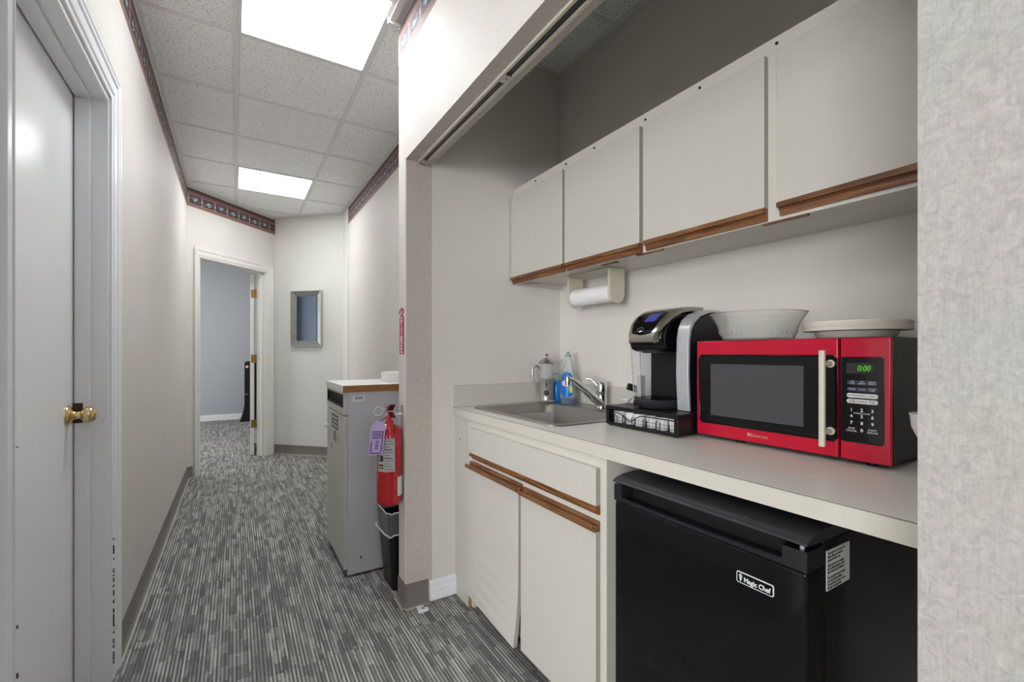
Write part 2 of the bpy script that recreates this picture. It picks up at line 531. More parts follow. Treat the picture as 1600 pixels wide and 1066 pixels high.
# grid of tees
bm = B()
def tee_x(x, y0, y1): box(bm, x - 0.012, x + 0.012, y0, y1, CEIL, CEIL + 0.008)
def tee_y(y, x0, x1): box(bm, x0, x1, y - 0.0115, y + 0.0115, CEIL + 0.0007, CEIL + 0.0085)
tee_x(TX0, -5.0, 5.62)
tee_x(TX0 + G, -0.3, 5.62)
for k in range(-12, 5):
    y = TY0 + G * k
    tee_y(y, XL, min(X1 if y < 2.1 else XR, 9))
tee_y(5.62, XL + 0.45, XR - 0.33)
for k in range(1, 9): tee_x(TX0 - G * k, -5.0, 1.05)
for k in range(-12, -2): tee_y(TY0 + G * k, -5.4, XL)
obj('trim_1', bm, 'tee', smooth=0, kind=S)
bm = B()                                            # alcove grid
for y in (0.355, 0.965, 1.575): box(bm, X1B, XB, y - 0.012, y + 0.012, CEIL, CEIL + 0.008)
box(bm, XB - 0.02, XB, YN, YJ, CEIL - 0.004, CEIL + 0.006); box(bm, X1B, XB - 0.02, YJ - 0.02, YJ, CEIL - 0.004, CEIL + 0.006)
obj('trim_2', bm, 'tee', smooth=0, kind=S)
bm = B()                                            # wall angle mouldings of the hall
box(bm, XL, XL + 0.022, 1.05, 5.10, CEIL - 0.004, CEIL + 0.007)
box(bm, X1 - 0.022, X1, -5.0, 2.115, CEIL - 0.004, CEIL + 0.007)
box(bm, XR - 0.022, XR, 2.115, YE, CEIL - 0.004, CEIL + 0.007)
fbox(bm, F1, 0.01, F1L - 0.01, 0, 0.022, CEIL - 0.004, CEIL + 0.007)
fbox(bm, F2, 0.01, F2L - 0.01, 0, 0.022, CEIL - 0.004, CEIL + 0.007)
obj('trim_3', bm, 'tee', smooth=0, kind=S)
# loose metal bracket under the ceiling beside the header wall
bm = B(); box(bm, X1 - 0.055, X1 - 0.024, 1.30, 2.07, CEIL - 0.016, CEIL - 0.002); box(bm, X1 - 0.062, X1 - 0.006, 2.07, 2.082, CEIL - 0.03, CEIL - 0.002)
obj('trim_4', bm, 'tee', smooth=0, kind=S, bevel=0.002)

# ------------------------------------------------------------------ walls
DY0, DY1, DZ = 1.283, 2.105, 2.075                  # left door opening
bm = B()
box(bm, XL - 0.14, XL, 1.05, DY0, 0, CEIL); box(bm, XL - 0.14, XL, DY1, 5.05, 0, CEIL)
box(bm, XL - 0.14, XL, DY0, DY1, DZ, CEIL)
extr(bm, [(XL - 0.14, 5.05), (XL, 5.05), (XL, 5.12), (XL - 0.1, 5.22), (XL - 0.14, 5.22)], 'z', 0, CEIL)
obj('wall_left', bm, 'wallpaper', smooth=0, kind=S)
# 45 degree wall with doorway  (s: 0.13..0.877 clear opening)
A0, A1, AZ = 0.118, 0.972, 2.085
bm = B()
fbox(bm, F1, 0.0, A0, -0.12, 0, 0, CEIL); fbox(bm, F1, A1, F1L, -0.12, 0, 0, CEIL); fbox(bm, F1, A0, A1, -0.12, 0, AZ, CEIL)
obj('wall_far_left', bm, ['wallpaper'], smooth=0, kind=S)
bm = B(); fbox(bm, F2, 0.0, F2L + 0.05, -0.12, 0, 0, CEIL)
obj('wall_far_right', bm, 'white_wall', smooth=0, kind=S)
bm = B(); box(bm, XR, XR + 0.12, 4.99, YE + 0.02, 0, CEIL)
obj('wall_end', bm, 'white_wall', smooth=0, kind=S)
bm = B(); box(bm, XR, XR + 0.12, 2.115, 4.99, 0, CEIL)
obj('wall_right', bm, 'wallpaper', smooth=0, kind=S)
bm = B(); box(bm, XR - 0.006, XR + 0.001, 4.975, 4.995, 0.0, CEIL - 0.01)
obj('trim_5', bm, 'white_wall', smooth=0, kind=S)
# partition between kitchenette and hall recess
def rounded_stub(x0, x1, y0, y1, r):
    pts = []
    for cx, cy, a0 in ((x0 + r, y1 - r, PI / 2), (x0 + r, y0 + r, PI)):
        for k in range(6):
            a = a0 + PI / 2 * k / 5
            pts.append((cx + r * math.cos(a), cy + r * math.sin(a)))
    return pts + [(x1, y0), (x1, y1)]
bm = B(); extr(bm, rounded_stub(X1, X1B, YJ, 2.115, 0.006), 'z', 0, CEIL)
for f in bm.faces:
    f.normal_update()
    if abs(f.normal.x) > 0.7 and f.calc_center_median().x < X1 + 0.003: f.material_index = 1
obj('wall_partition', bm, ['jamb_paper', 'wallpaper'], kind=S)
bm = B(); box(bm, X1B, 1.67, YJ, 2.115, 0, CEIL)
obj('wall_alcove_left', bm, 'alcove', smooth=0, kind=S)
bm = B(); box(bm, XB, XB + 0.12, 0.05, YJ, 0, CEIL)
obj('wall_alcove_back', bm, 'alcove', smooth=0, kind=S)
bm = B(); box(bm, X1B, XB, 0.08, YN - 0.006, 0, CEIL)
obj('wall_alcove_right', bm, 'alcove', smooth=0, kind=S)
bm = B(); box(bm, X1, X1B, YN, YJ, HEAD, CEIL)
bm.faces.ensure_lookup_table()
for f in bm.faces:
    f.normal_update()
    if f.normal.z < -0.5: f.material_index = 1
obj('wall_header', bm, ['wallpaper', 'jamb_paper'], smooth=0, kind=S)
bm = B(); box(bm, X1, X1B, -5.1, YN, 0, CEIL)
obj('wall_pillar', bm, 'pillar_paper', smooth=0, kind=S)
# unseen lobby behind the camera; its windows are added for the fill lamps
bm = B()
box(bm, -5.55, -5.45, -5.1, -4.3, 0, CEIL); box(bm, -5.55, -5.45, -1.7, 1.15, 0, CEIL); box(bm, -5.55, -5.45, -4.3, -1.7, 0, 0.6); box(bm, -5.55, -5.45, -4.3, -1.7, 2.4, CEIL)
box(bm, -5.45, XL - 0.14, 1.05, 1.15, 0, CEIL)
box(bm, -5.45, -2.6, -5.1, -5.0, 0, CEIL); box(bm, -0.2, X1, -5.1, -5.0, 0, CEIL)
box(bm, -2.6, -0.2, -5.1, -5.0, 0, 0.8); box(bm, -2.6, -0.2, -5.1, -5.0, 2.3, CEIL)
box(bm, -1.55, -1.45, -5.0, -1.2, 0, CEIL)  # partition added out of view to keep side light off the pillar
obj('wall_lobby', bm, 'wallpaper', smooth=0, kind=S)
bm = B()
for x in (-2.6, -1.42, -0.24): box(bm, x, x + 0.04, -5.08, -5.02, 0.8, 2.3)
for z in (0.8, 2.26): box(bm, -2.6, -0.2, -5.08, -5.02, z, z + 0.04)
obj('added_window_1', bm, 'trim', smooth=0, kind=S)
bm = B()
for y in (-4.3, -3.02, -1.74): box(bm, -5.53, -5.47, y, y + 0.04, 0.6, 2.4)
for z in (0.6, 2.36): box(bm, -5.53, -5.47, -4.3, -1.7, z, z + 0.04)
obj('added_window_2', bm, 'trim', smooth=0, kind=S)
# far office
bm = B()
box(bm, -2.6, 2.6, 9.25, 9.35, 0, CEIL)
box(bm, -2.6, -2.5, 5.3, 6.4, 0, CEIL); box(bm, -2.6, -2.5, 8.4, 9.25, 0, CEIL)
box(bm, -2.6, -2.5, 6.4, 8.4, 0, 0.7); box(bm, -2.6, -2.5, 6.4, 8.4, 2.3, CEIL)
box(bm, 2.5, 2.6, 4.9, 9.25, 0, CEIL)
box(bm, -2.6, XL - 0.14, 5.2, 5.3, 0, CEIL); box(bm, XR + 0.12, 2.6, 4.9, 5.0, 0, CEIL)
obj('wall_office', bm, 'office', smooth=0, kind=S)

# ------------------------------------------------------------------ baseboards
def cove(name, runs, boxes=()):
    bm = B()
    for fr, s0, s1 in runs:
        o, e, n = fr
        prof = [(0, 0.004), (0, 0.108), (0.003, 0.108), (0.004, 0.022), (0.009, 0.010), (0.016, 0.004)]
        for i in range(len(prof)):
            pass
        A = [bm.verts.new((o[0] + e[0] * s0 + n[0] * d, o[1] + e[1] * s0 + n[1] * d, z)) for d, z in prof]
        C = [bm.verts.new((o[0] + e[0] * s1 + n[0] * d, o[1] + e[1] * s1 + n[1] * d, z)) for d, z in prof]
        k = len(prof)
        bm.faces.new(A[::-1]); bm.faces.new(C)
        for i in range(k): bm.faces.new((A[i], A[(i + 1) % k], C[(i + 1) % k], C[i]))
        fbox(bm, fr, s0, s1, 0.0, 0.021, 0.0, 0.005, 1)
    return obj(name, bm, ['cove', 'caulk'], kind=S)
cove('baseboard_left', [(((XL, 2.215), (0, 1), (1, 0)), 0, 2.89), (F1, 0.0, 0.055)])
cove('baseboard_far', [(F2, 0.0, F2L)])
cove('baseboard_right', [(((XR, 2.115), (0, 1), (-1, 0)), 0, YE - 2.115)])
cove('baseboard_partition', [(((X1, YJ - 0.004), (0, 1), (-1, 0)), 0, 0.112), (((X1 - 0.004, YJ), (1, 0), (0, -1)), 0, 0.112), (((X1, 2.115), (1, 0), (0, 1)), 0, 0.3)])
cove('baseboard_pillar', [(((X1, -5.0), (0, 1), (-1, 0)), 0, 5.19)])
bm = B()
extr(bm, [(YJ, 0.004), (YJ - 0.013, 0.004), (YJ - 0.013, 0.04), (YJ - 0.011, 0.043), (YJ - 0.013, 0.046), (YJ - 0.012, 0.062), (YJ - 0.009, 0.066), (YJ - 0.010, 0.084), (YJ - 0.004, 0.094), (YJ, 0.096)], 'x', 0.778, 0.911)
obj('baseboard_alcove', bm, 'trim', kind=S)
bm = B()
box(bm, -2.5, 2.5, 9.235, 9.25, 0, 0.10)
obj('baseboard_office', bm, 'trim', smooth=0, kind=S, bevel=0.003)

# ------------------------------------------------------------------ wallpaper border (paper strips on the walls)
def border(name, fr, s0, s1, z0=2.533, h=0.172, phase=0.0):
    bm = B()
    bands = [(0, .045, 'b_taupe', .0008), (.045, .075, 'b_pink', .0012), (.075, .12, 'b_maroon', .0008), (.12, .15, 'b_taupe', .0008),
             (.15, .18, 'b_pink', .0012), (.18, .66, 'b_plum', .0008), (.66, .69, 'b_pink', .0012), (.69, .75, 'b_maroon', .0008), (.75, .78, 'b_pink', .0012), (.78, 1.0, 'b_dark', .0008)]
    names = ['b_taupe', 'b_pink', 'b_maroon', 'b_plum', 'b_dark', 'b_teal', 'b_sky']
    for a, b_, mm, d in bands:
        fbox(bm, fr, s0, s1, 0, d, z0 + h * a, z0 + h * b_, names.index(mm))
    o, e, n = fr
    def blob(s, z, ra, rb, ang, mm, d=0.0016, k=10):
        vs = []
        for i in range(k):
            t = 2 * PI * i / k
            p, q = ra * math.cos(t), rb * math.sin(t)
            ss = s + p * math.cos(ang) - q * math.sin(ang); zz = z + p * math.sin(ang) + q * math.cos(ang)
            ss = min(max(ss, s0), s1)
            vs.append(bm.verts.new((o[0] + e[0] * ss + n[0] * d, o[1] + e[1] * ss + n[1] * d, zz)))
        try: bm.faces.new(vs).material_index = names.index(mm)
        except ValueError: pass
    P = 0.142
    k = 0
    s = s0 + phase
    zc = z0 + h * 0.42
    while s < s1:
        for w in (0.004, 0.020):
            if s + w + 0.003 < s1: fbox(bm, fr, s + w, s + w + 0.003, 0, 0.0012, z0 + h * .18, z0 + h * .66, 1)
        if s + 0.02 < s1: fbox(bm, fr, s + 0.008, s + 0.019, 0, 0.0010, z0 + h * .18, z0 + h * .66, 0)
        c = s + 0.082
        if c + 0.05 < s1:
            sg = 1 if k % 2 else -1
            blob(c - 0.012, zc, 0.030, 0.010, sg * 0.7, 'b_teal')
            blob(c + 0.016, zc + 0.004, 0.026, 0.009, -sg * 0.6, 'b_teal')
            blob(c, zc, 0.013, 0.011, 0, 'b_sky', 0.002)
            blob(c - 0.034, zc - sg * 0.016, 0.012, 0.005, 0.3, 'b_teal')
            blob(c + 0.036, zc + sg * 0.014, 0.012, 0.005, -0.3, 'b_taupe')
            blob(c + 0.010, zc - sg * 0.018, 0.020, 0.004, sg * 0.5, 'b_sky', 0.002)
            blob(c - 0.020, zc + sg * 0.018, 0.014, 0.006, sg * 0.2, 'b_maroon', 0.0018)
        blob(s + 0.0135, zc, 0.007, 0.012, 0, 'b_sky', 0.002, 6)
        s += P; k += 1
    return obj(name, bm, names, smooth=0, kind=S)
border('trim_6', ((XL, 0.9), (0, 1), (1, 0)), 0, 4.22)
border('trim_7', F1, 0.0, F1L, phase=-0.05 + 0.05)
border('trim_8', ((XR, 4.975), (0, -1), (-1, 0)), 0, 2.86)
border('trim_9', ((X1, 2.115), (0, -1), (-1, 0)), 0, 4.0)
border('trim_10', F2, 0.0, 0.004)

# ------------------------------------------------------------------ left door (closed flush door in its frame)
d1 = bpy.data.objects.new('door_1', None); COL.objects.link(d1); d1.location = (XL, (DY0 + DY1) / 2, 0); d1['kind'] = S
bm = B(); box(bm, -0.515, -0.472, DY0 + 0.012, DY1 - 0.0068, 0.012, 2.054)
obj('door_slab', bm, 'doorp', d1, bevel=0.002)
bm = B()
box(bm, XL - 0.142, XL + 0.001, DY1 - 0.006, DY1 + 0.016, 0, DZ); box(bm, XL - 0.142, XL + 0.001, DY0 - 0.016, DY0 + 0.006, 0, DZ)
box(bm, XL - 0.142, XL + 0.001, DY0, DY1, DZ - 0.018, DZ + 0.002)
box(bm, -0.468, -0.428, DY1 - 0.018, DY1 - 0.006, 0, DZ - 0.03); box(bm, -0.468, -0.428, DY0 + 0.006, DY0 + 0.018, 0, DZ - 0.03)
box(bm, -0.468, -0.428, DY0 + 0.006, DY1 - 0.006, DZ - 0.030, DZ - 0.018)
obj('door_frame', bm, 'trim', d1, bevel=0.002)
def casing(bm, fr, s0, s1, z1, w, kept_l=True, kept_r=True, wl=None):
    """moulded casing, mitred at the corners"""
    prof = [(0.0, 0.0), (0.0, 0.009), (0.16, 0.010), (0.20, 0.014), (0.25, 0.014), (0.28, 0.009), (0.34, 0.012), (0.62, 0.013), (0.66, 0.009), (0.71, 0.016), (0.84, 0.017), (0.88, 0.020), (1.0, 0.020), (1.0, 0.0)]
    o, e, n = fr
    ww = wl or w
    def Q(s, d, z): return bm.verts.new((o[0] + e[0] * s + n[0] * d, o[1] + e[1] * s + n[1] * d, z))
    st = []
    st.append([Q(s0 - ww * a, d, 0) for a, d in prof]); st.append([Q(s0 - ww * a, d, z1 + w * a) for a, d in prof])
    st.append([Q(s1 + w * a, d, z1 + w * a) for a, d in prof]); st.append([Q(s1 + w * a, d, 0) for a, d in prof])
    k = len(prof)
    for A, C in zip(st[:-1], st[1:]):
        for i in range(k): bm.faces.new((A[i], A[(i + 1) % k], C[(i + 1) % k], C[i]))
    bm.faces.new(st[0]); bm.faces.new(st[-1][::-1])
bm = B(); casing(bm, ((XL, 0), (0, 1), (1, 0)), DY0, DY1 + 0.002, DZ, 0.095, wl=0.072)
obj('door_casing', bm, 'trim', d1, smooth=0)
bm = B()                                               # chips in the paint
for y, z, a, b_ in ((2.118, .50, .002, .006), (2.118, .47, .002, .004), (2.118, .43, .0015, .004), (2.16, .40, .0015, .003), (2.118, .35, .0015, .014), (2.126, .36, .001, .010), (2.118, .30, .0015, .02), (2.125, .28, .001, .012), (2.118, .24, .0015, .014), (2.118, .19, .0015, .03), (2.125, .17, .001, .02), (2.118, .13, .0015, .016), (2.118, .07, .0015, .03), (1.279, .62, .003, .006), (1.281, .52, .002, .010), (1.279, .50, .003, .006), (1.281, .98, .0015, .002)):
    box(bm, XL + 0.008, XL + 0.0137, y, y + a, z, z + b_)
rc = random.Random(5)
for k in range(46):
    y = rc.choice((2.1175, 2.1175, 2.1255)); z = 0.04 + 0.44 * rc.random() ** 0.8; h = rc.uniform(0.003, 0.012)
    box(bm, XL + 0.008, XL + 0.0137, y, y + 0.0012, z, z + h)
obj('paint_chips', bm, 'scuff', d1, smooth=0, label='chipped paint along the lower casing')['kind'] = 'stuff'
kn = None
bm = B()
KY, KZ = 2.030, 0.962
lathe(bm, [(0.0, 0.0), (0.034, 0.0), (0.034, 0.003), (0.029, 0.009), (0.018, 0.012), (0.0135, 0.016), (0.0115, 0.026), (0.0125, 0.034), (0.019, 0.038), (0.0255, 0.045), (0.0275, 0.054), (0.0255, 0.063), (0.018, 0.070), (0.008, 0.073), (0.0, 0.0735)], (-0.472, KY, KZ), (1, 0, 0), 40)
obj('door_knob', bm, 'brass', d1, smooth=50, label='polished brass round knob')
bm = B(); box(bm, -0.4712, -0.446, DY1 - 0.0195, DY1 - 0.0178, KZ - 0.033, KZ + 0.035)
obj('strike_plate', bm, 'strike', d1, smooth=0, label='dark bronze strike plate')

# ------------------------------------------------------------------ far door: frame in the 45 degree wall, slab swung open into the office
d2 = bpy.data.objects.new('door_2', None); COL.objects.link(d2); d2.location = (F1[0][0] + .4, F1[0][1] + .4, 0); d2['kind'] = S
bm = B()
fbox(bm, F1, A0, A0 + 0.018, -0.125, 0.001, 0, AZ); fbox(bm, F1, A1 - 0.018, A1, -0.125, 0.001, 0, AZ)
fbox(bm, F1, A0, A1, -0.125, 0.001, AZ - 0.018, AZ)
fbox(bm, F1, A0 + 0.018, A0 + 0.030, -0.075, -0.04, 0, AZ - 0.018); fbox(bm, F1, A1 - 0.030, A1 - 0.018, -0.075, -0.04, 0, AZ - 0.018)
fbox(bm, F1, A0 + 0.018, A1 - 0.018, -0.075, -0.04, AZ - 0.030, AZ - 0.018)
obj('door_frame', bm, 'trim_warm', d2, bevel=0.002)
bm = B(); casing(bm, F1, A0 + 0.008, A1 - 0.008, AZ - 0.008, 0.085, wl=0.06)
obj('door_casing', bm, 'trim_warm', d2, smooth=0)
HG = (F1[0][0] + r2 * (A1 - 0.02) - r2 * 0.122, F1[0][1] + r2 * (A1 - 0.02) + r2 * 0.122)   # hinge pin
da = math.radians(88)
SF = ((HG[0] - 0.012, HG[1] + 0.012), (math.cos(da), math.sin(da)), (-math.sin(da), math.cos(da)))
bm = B(); fbox(bm, SF, 0.0, 0.80, 0.012, 0.052, 0.012, 2.055)
obj('door_slab', bm, 'trim_warm', d2, bevel=0.002)
for z in (0.363, 1.10, 1.838):
    bm = B()
    fbox(bm, SF, -0.004, 0.002, 0.008, 0.042, z - 0.045, z + 0.045)
    fbox(bm, SF, -0.010, -0.002, -0.030, 0.010, z - 0.045, z + 0.045)
    cyl(bm, (HG[0] - 0.010, HG[1] - 0.004, z - 0.047), (HG[0] - 0.010, HG[1] - 0.004, z + 0.047), 0.006, 10)
    obj('hinge', bm, 'oldbrass', d2, label='aged brass hinge')

# ------------------------------------------------------------------ ceiling lights
def ceiling_light(x, y, label, sx=0.598, sy=0.598, first=None):
    t = thing('ceiling_light', label, 'ceiling light', (x, y, CEIL), 'recessed fluorescent ceiling panels')
    bm = B()
    a, b_ = sx / 2, sy / 2; w = 0.016
    z0, z1 = CEIL - 0.002, CEIL + 0.010
    box(bm, x - a, x + a, y - b_, y - b_ + w, z0, z1); box(bm, x - a, x + a, y + b_ - w, y + b_, z0, z1)
    box(bm, x - a, x - a + w, y - b_ + w, y + b_ - w, z0, z1); box(bm, x + a - w, x + a, y - b_ + w, y + b_ - w, z0, z1)
    obj('light_frame', bm, 'tee', t, bevel=0.002)
    bm = B(); box(bm, x - a + w, x + a - w, y - b_ + w, y + b_ - w, CEIL + 0.001, CEIL + 0.005)
    obj('diffuser', bm, 'lamp', t, smooth=0)
    return t
lx = TX0 + G / 2
ceiling_light(lx, TY0 - G / 2, 'bright square fluorescent ceiling panel nearest the kitchenette, cut off by the top of the photo')
ceiling_light(lx, TY0 + G * 3.5, 'small bright fluorescent ceiling panel farther down the hall, near the end wall')
ceiling_light(lx, TY0 - G * 8.5, 'fluorescent ceiling panel over the hall entrance behind the camera')
ceiling_light(TX0 - G * 5.5, TY0 - G * 7.5, 'fluorescent ceiling panel over the middle of the lobby')
ceiling_light(TX0 - G * 2.5, 0.13, 'unseen fluorescent ceiling panel added in the lobby to light the kitchenette counter')  # added out of view for more top light on the counter
ceiling_light(TX0 - G * 4.5, 0.13, 'unseen fluorescent ceiling panel added in the lobby, farther from the kitchenette')  # second added lobby panel, also unseen
ceiling_light(-0.3, 7.4, 'fluorescent ceiling panel in the blue-grey office')

# ------------------------------------------------------------------ bifold track in the header soffit
t = thing('door_track', 'white metal folding door track with a dark slot along the header over the kitchenette', 'door track', (0.735, 1.1, HEAD))
bm = B(); ZT = HEAD - 0.0005
x0, x1 = 0.716, 0.758
box(bm, x0, x0 + 0.009, 0.20, 2.0, ZT - 0.010, ZT); box(bm, x1 - 0.011, x1, 0.20, 2.0, ZT - 0.010, ZT)
box(bm, x0 + 0.009, x1 - 0.011, 0.20, 2.0, ZT - 0.001, ZT)
obj('channel', bm, 'ivory', t, bevel=0.001)
bm = B(); box(bm, x0 + 0.010, x1 - 0.012, 0.20, 1.955, ZT - 0.006, ZT - 0.0012)
obj('track_slot', bm, 'char', t, smooth=0, label='dark slot of the track')
for y in (1.97, 1.24):
    bm = B(); box(bm, x0 + 0.006, x1 - 0.008, y - 0.022, y + 0.02, ZT - 0.013, ZT - 0.006); cyl(bm, (0.736, y, ZT - 0.018), (0.736, y, ZT - 0.012), 0.007, 12)
    obj('pivot_bracket', bm, 'chrome_soft', t, bevel=0.001)
t = thing('floor_bracket', 'small white metal folding door bracket on the carpet at the foot of the partition', 'bracket', (0.722, 1.965, 0))
bm = B(); box(bm, 0.706, 0.738, 1.955, 1.99, 0.0, 0.007); box(bm, 0.700, 0.744, 1.935, 1.957, 0.0, 0.012)
obj('bracket_plate', bm, 'trim', t, bevel=0.002)
bm = B(); cyl(bm, (0.722, 1.946, 0.012), (0.722, 1.946, 0.017), 0.006, 12)
obj('socket', bm, 'chrome_soft', t)
bm = B(); lathe(bm, [(0.0, 0), (0.03, 0), (0.03, 0.008), (0.024, 0.02), (0.0, 0.024)], (X1, 1.068, 2.222), (-1, 0, 0), 28)
tag(obj('door_chime', bm, 'white', smooth=50), 'small white round fixture on the header wall at the very top edge of the photo', 'wall fixture')

# ------------------------------------------------------------------ base cabinet
CT = 0.907
t = thing('base_cabinet', 'cream laminate sink cabinet with two doors, one drawer front and oak pulls', 'cabinet', (1.2, 1.45, 0))
FX = 0.912
bm = B()
box(bm, FX + 0.018, 1.53, 0.964, 0.982, 0.0, 0.866); box(bm, FX + 0.018, 1.53, 1.852, 1.870, 0.0, 0.866)
box(bm, FX + 0.018, 1.53, 0.982, 1.852, 0.10, 0.118); box(bm, 1.512, 1.53, 0.982, 1.852, 0.118, 0.69)
box(bm, FX, FX + 0.018, 0.964, 1.000, 0.0, 0.866); box(bm, FX, FX + 0.018, 1.834, 1.870, 0.10, 0.866)
box(bm, FX, FX + 0.018, 1.000, 1.834, 0.815, 0.866); box(bm, FX, FX + 0.018, 1.000, 1.834, 0.655, 0.735); box(bm, FX, FX + 0.018, 1.000, 1.834, 0.10, 0.13)
box(bm, FX, FX + 0.018, 1.385, 1.425, 0.13, 0.655)
obj('cabinet_body', bm, 'lam_frame', t, smooth=0)
bm = B(); box(bm, FX + 0.065, FX + 0.08, 0.982, 1.852, 0.0, 0.10)
obj('toe_kick', bm, 'black_matte', t, smooth=0)
bm = B(); box(bm, FX - 0.002, FX + 0.017, 1.871, 2.009, 0.0, 0.866)
fp = obj('filler_panel', bm, 'lam', t, bevel=0.001)
bm = B(); box(bm, FX + 0.0, FX + 0.0165, 1.8695, 1.8712, 0.0, 0.10)
obj('raw_edge', bm, 'chip', fp, smooth=0, label='bare particle board end of the filler panel')
bm = B(); cyl(bm, (FX - 0.003, 1.955, 0.757), (FX - 0.001, 1.955, 0.757), 0.004, 12)
obj('screw', bm, 'strike', fp)
DX = 0.894
def slab_with_edge(name, y0, y1, z0, z1, parent, x0=DX, th=0.017, warp=0.0):
    bm = B(); n = 10
    if warp:
        for i in range(n):
            pass
        vs = {}
        for side, x in ((0, x0), (1, x0 + th)):
            for j in range(n + 1):
                for k in (0, 1):
                    z = z0 + (z1 - z0) * j / n; y = y1 if k else y0
                    w = warp * max(0, 1 - j / (n * 0.45)) ** 1.6 if not k else 0
                    vs[side, j, k] = bm.verts.new((x - w, y + w * 0.25, z))
        for j in range(n):
            for side in (0, 1):
                bm.faces.new((vs[side, j, 0], vs[side, j, 1], vs[side, j + 1, 1], vs[side, j + 1, 0]))
            for k in (0, 1):
                bm.faces.new((vs[0, j, k], vs[1, j, k], vs[1, j + 1, k], vs[0, j + 1, k]))
        for j in (0, n): bm.faces.new((vs[0, j, 0], vs[0, j, 1], vs[1, j, 1], vs[1, j, 0]))
    else: box(bm, x0, x0 + th, y0, y1, z0, z1)
    for f in bm.faces:
        f.normal_update()
        if abs(f.normal.y) > 0.7: f.material_index = 1
    return obj(name, bm, ['lam', 'lam_edge'], parent, smooth=0)
dr = slab_with_edge('drawer', 0.990, 1.822, 0.722, 0.832, t)
bm = B(); extr(bm, [(DX - 0.001, 0.722), (DX + 0.017, 0.722), (DX + 0.017, 0.694), (DX + 0.011, 0.694), (DX + 0.011, 0.704), (DX + 0.005, 0.708), (DX - 0.001, 0.706)], 'y', 0.990, 1.822)
obj('drawer_pull', bm, 'oakY', dr, smooth=0, label='dark oak strip pull under the drawer front')
JP = [(DX + 0.017, 0.648), (DX - 0.004, 0.648), (DX - 0.014, 0.654), (DX - 0.016, 0.668), (DX - 0.011, 0.670), (DX - 0.006, 0.661), (DX + 0.001, 0.658), (DX + 0.007, 0.663), (DX + 0.009, 0.678), (DX + 0.017, 0.678)]
for y0, y1, wp, px_, pz_ in ((1.404, 1.828, 0.020, -0.005, 0.004), (0.990, 1.396, 0, 0, -0.003)):
    dd = slab_with_edge('door', y0, y1, 0.078 + pz_, 0.648 + pz_, t, warp=wp, x0=DX + px_)
    bm = B(); extr(bm, [(x + px_, z + pz_) for x, z in JP], 'y', y0, y1)
    obj('door_pull', bm, 'oakY', dd, bevel=0.0015, label='oak J-shaped strip pull along the top edge')

# ------------------------------------------------------------------ countertop with a cut-out for the sink
SX0, SX1, SY0, SY1 = 0.985, 1.39, 1.30, 1.90
t = thing('countertop', 'long white laminate countertop with low backsplash under the upper cabinets', 'countertop', (1.2, 1.1, CT - 0.04))
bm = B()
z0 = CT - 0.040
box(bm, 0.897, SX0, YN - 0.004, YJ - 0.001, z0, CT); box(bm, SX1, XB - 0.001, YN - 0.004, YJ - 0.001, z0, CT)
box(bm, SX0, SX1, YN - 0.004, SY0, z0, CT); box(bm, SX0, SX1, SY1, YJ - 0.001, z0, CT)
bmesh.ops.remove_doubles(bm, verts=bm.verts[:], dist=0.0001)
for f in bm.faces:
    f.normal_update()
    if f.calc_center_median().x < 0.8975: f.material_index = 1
obj('counter_slab', bm, ['counter', 'counter_edge_shaded'], t, smooth=0)
bm = B(); box(bm, 0.8963, 0.8972, YN - 0.004, YJ - 0.001, CT - 0.0022, CT - 0.0004)
obj('front_edge_seam', bm, 'cove', t, smooth=0)
bm = B(); box(bm, 0.899, XB - 0.001, YJ - 0.020, YJ - 0.001, CT + 0.0005, 1.010)
tag(obj('backsplash', bm, 'lam', bevel=0.001, smooth=0), 'short cream laminate backsplash on the left alcove wall beside the sink', 'backsplash', 'laminate backsplash strips')
bm = B(); box(bm, XB - 0.020, XB - 0.001, YN + 0.01, YJ - 0.021, CT + 0.0005, 1.006)
tag(obj('backsplash', bm, 'lam', bevel=0.001, smooth=0), 'long cream laminate backsplash along the back wall behind tap and microwave', 'backsplash', 'laminate backsplash strips')

# ------------------------------------------------------------------ sink and tap
t = thing('kitchen_sink', 'stainless steel drop-in sink with a single square bowl, set in the white counter', 'sink', (1.2, 1.6, CT))
bm = B()
zt = CT + 0.0035
L = [rrect(0.955, 1.505, 1.268, 1.935, 0.045, CT + 0.0006), rrect(0.9565, 1.5035, 1.2695, 1.9335, 0.044, CT + 0.0035), rrect(0.962, 1.498, 1.275, 1.928, 0.04, CT + 0.005),
     rrect(0.985, 1.395, 1.300, 1.903, 0.05, CT + 0.0035), rrect(0.995, 1.385, 1.310, 1.893, 0.055, CT + 0.001), rrect(1.001, 1.379, 1.316, 1.887, 0.06, CT - 0.008),
     rrect(1.007, 1.373, 1.322, 1.881, 0.065, CT - 0.12), rrect(1.025, 1.355, 1.340, 1.863, 0.06, CT - 0.155), rrect(1.06, 1.32, 1.375, 1.828, 0.05, CT - 0.165)]
L = [[(p[0], p[1], p[2]) for p in l] for l in L]
loft(bm, L, False, True)
so = obj('sink_bowl', bm, 'steel', t, smooth=60)
bm = B(); lathe(bm, [(0.0, 0.0), (0.044, 0.0), (0.044, 0.003), (0.036, 0.004), (0.030, 0.001), (0.0, 0.0015)], (1.19, 1.60, CT - 0.165), (0, 0, 1), 28)
obj('drain', bm, 'chrome', t)
t = thing('kitchen_tap', 'chrome single-lever tap with a long straight spout at the back of the sink', 'tap', (1.455, 1.572, CT + 0.005))
bm = B(); lathe(bm, [(0.0, 0), (0.030, 0), (0.030, 0.006), (0.025, 0.012), (0.024, 0.070), (0.025, 0.074), (0.0, 0.074)], (1.455, 1.572, CT + 0.0052), (0, 0, 1), 32)
obj('tap_base', bm, 'chrome', t, smooth=45)
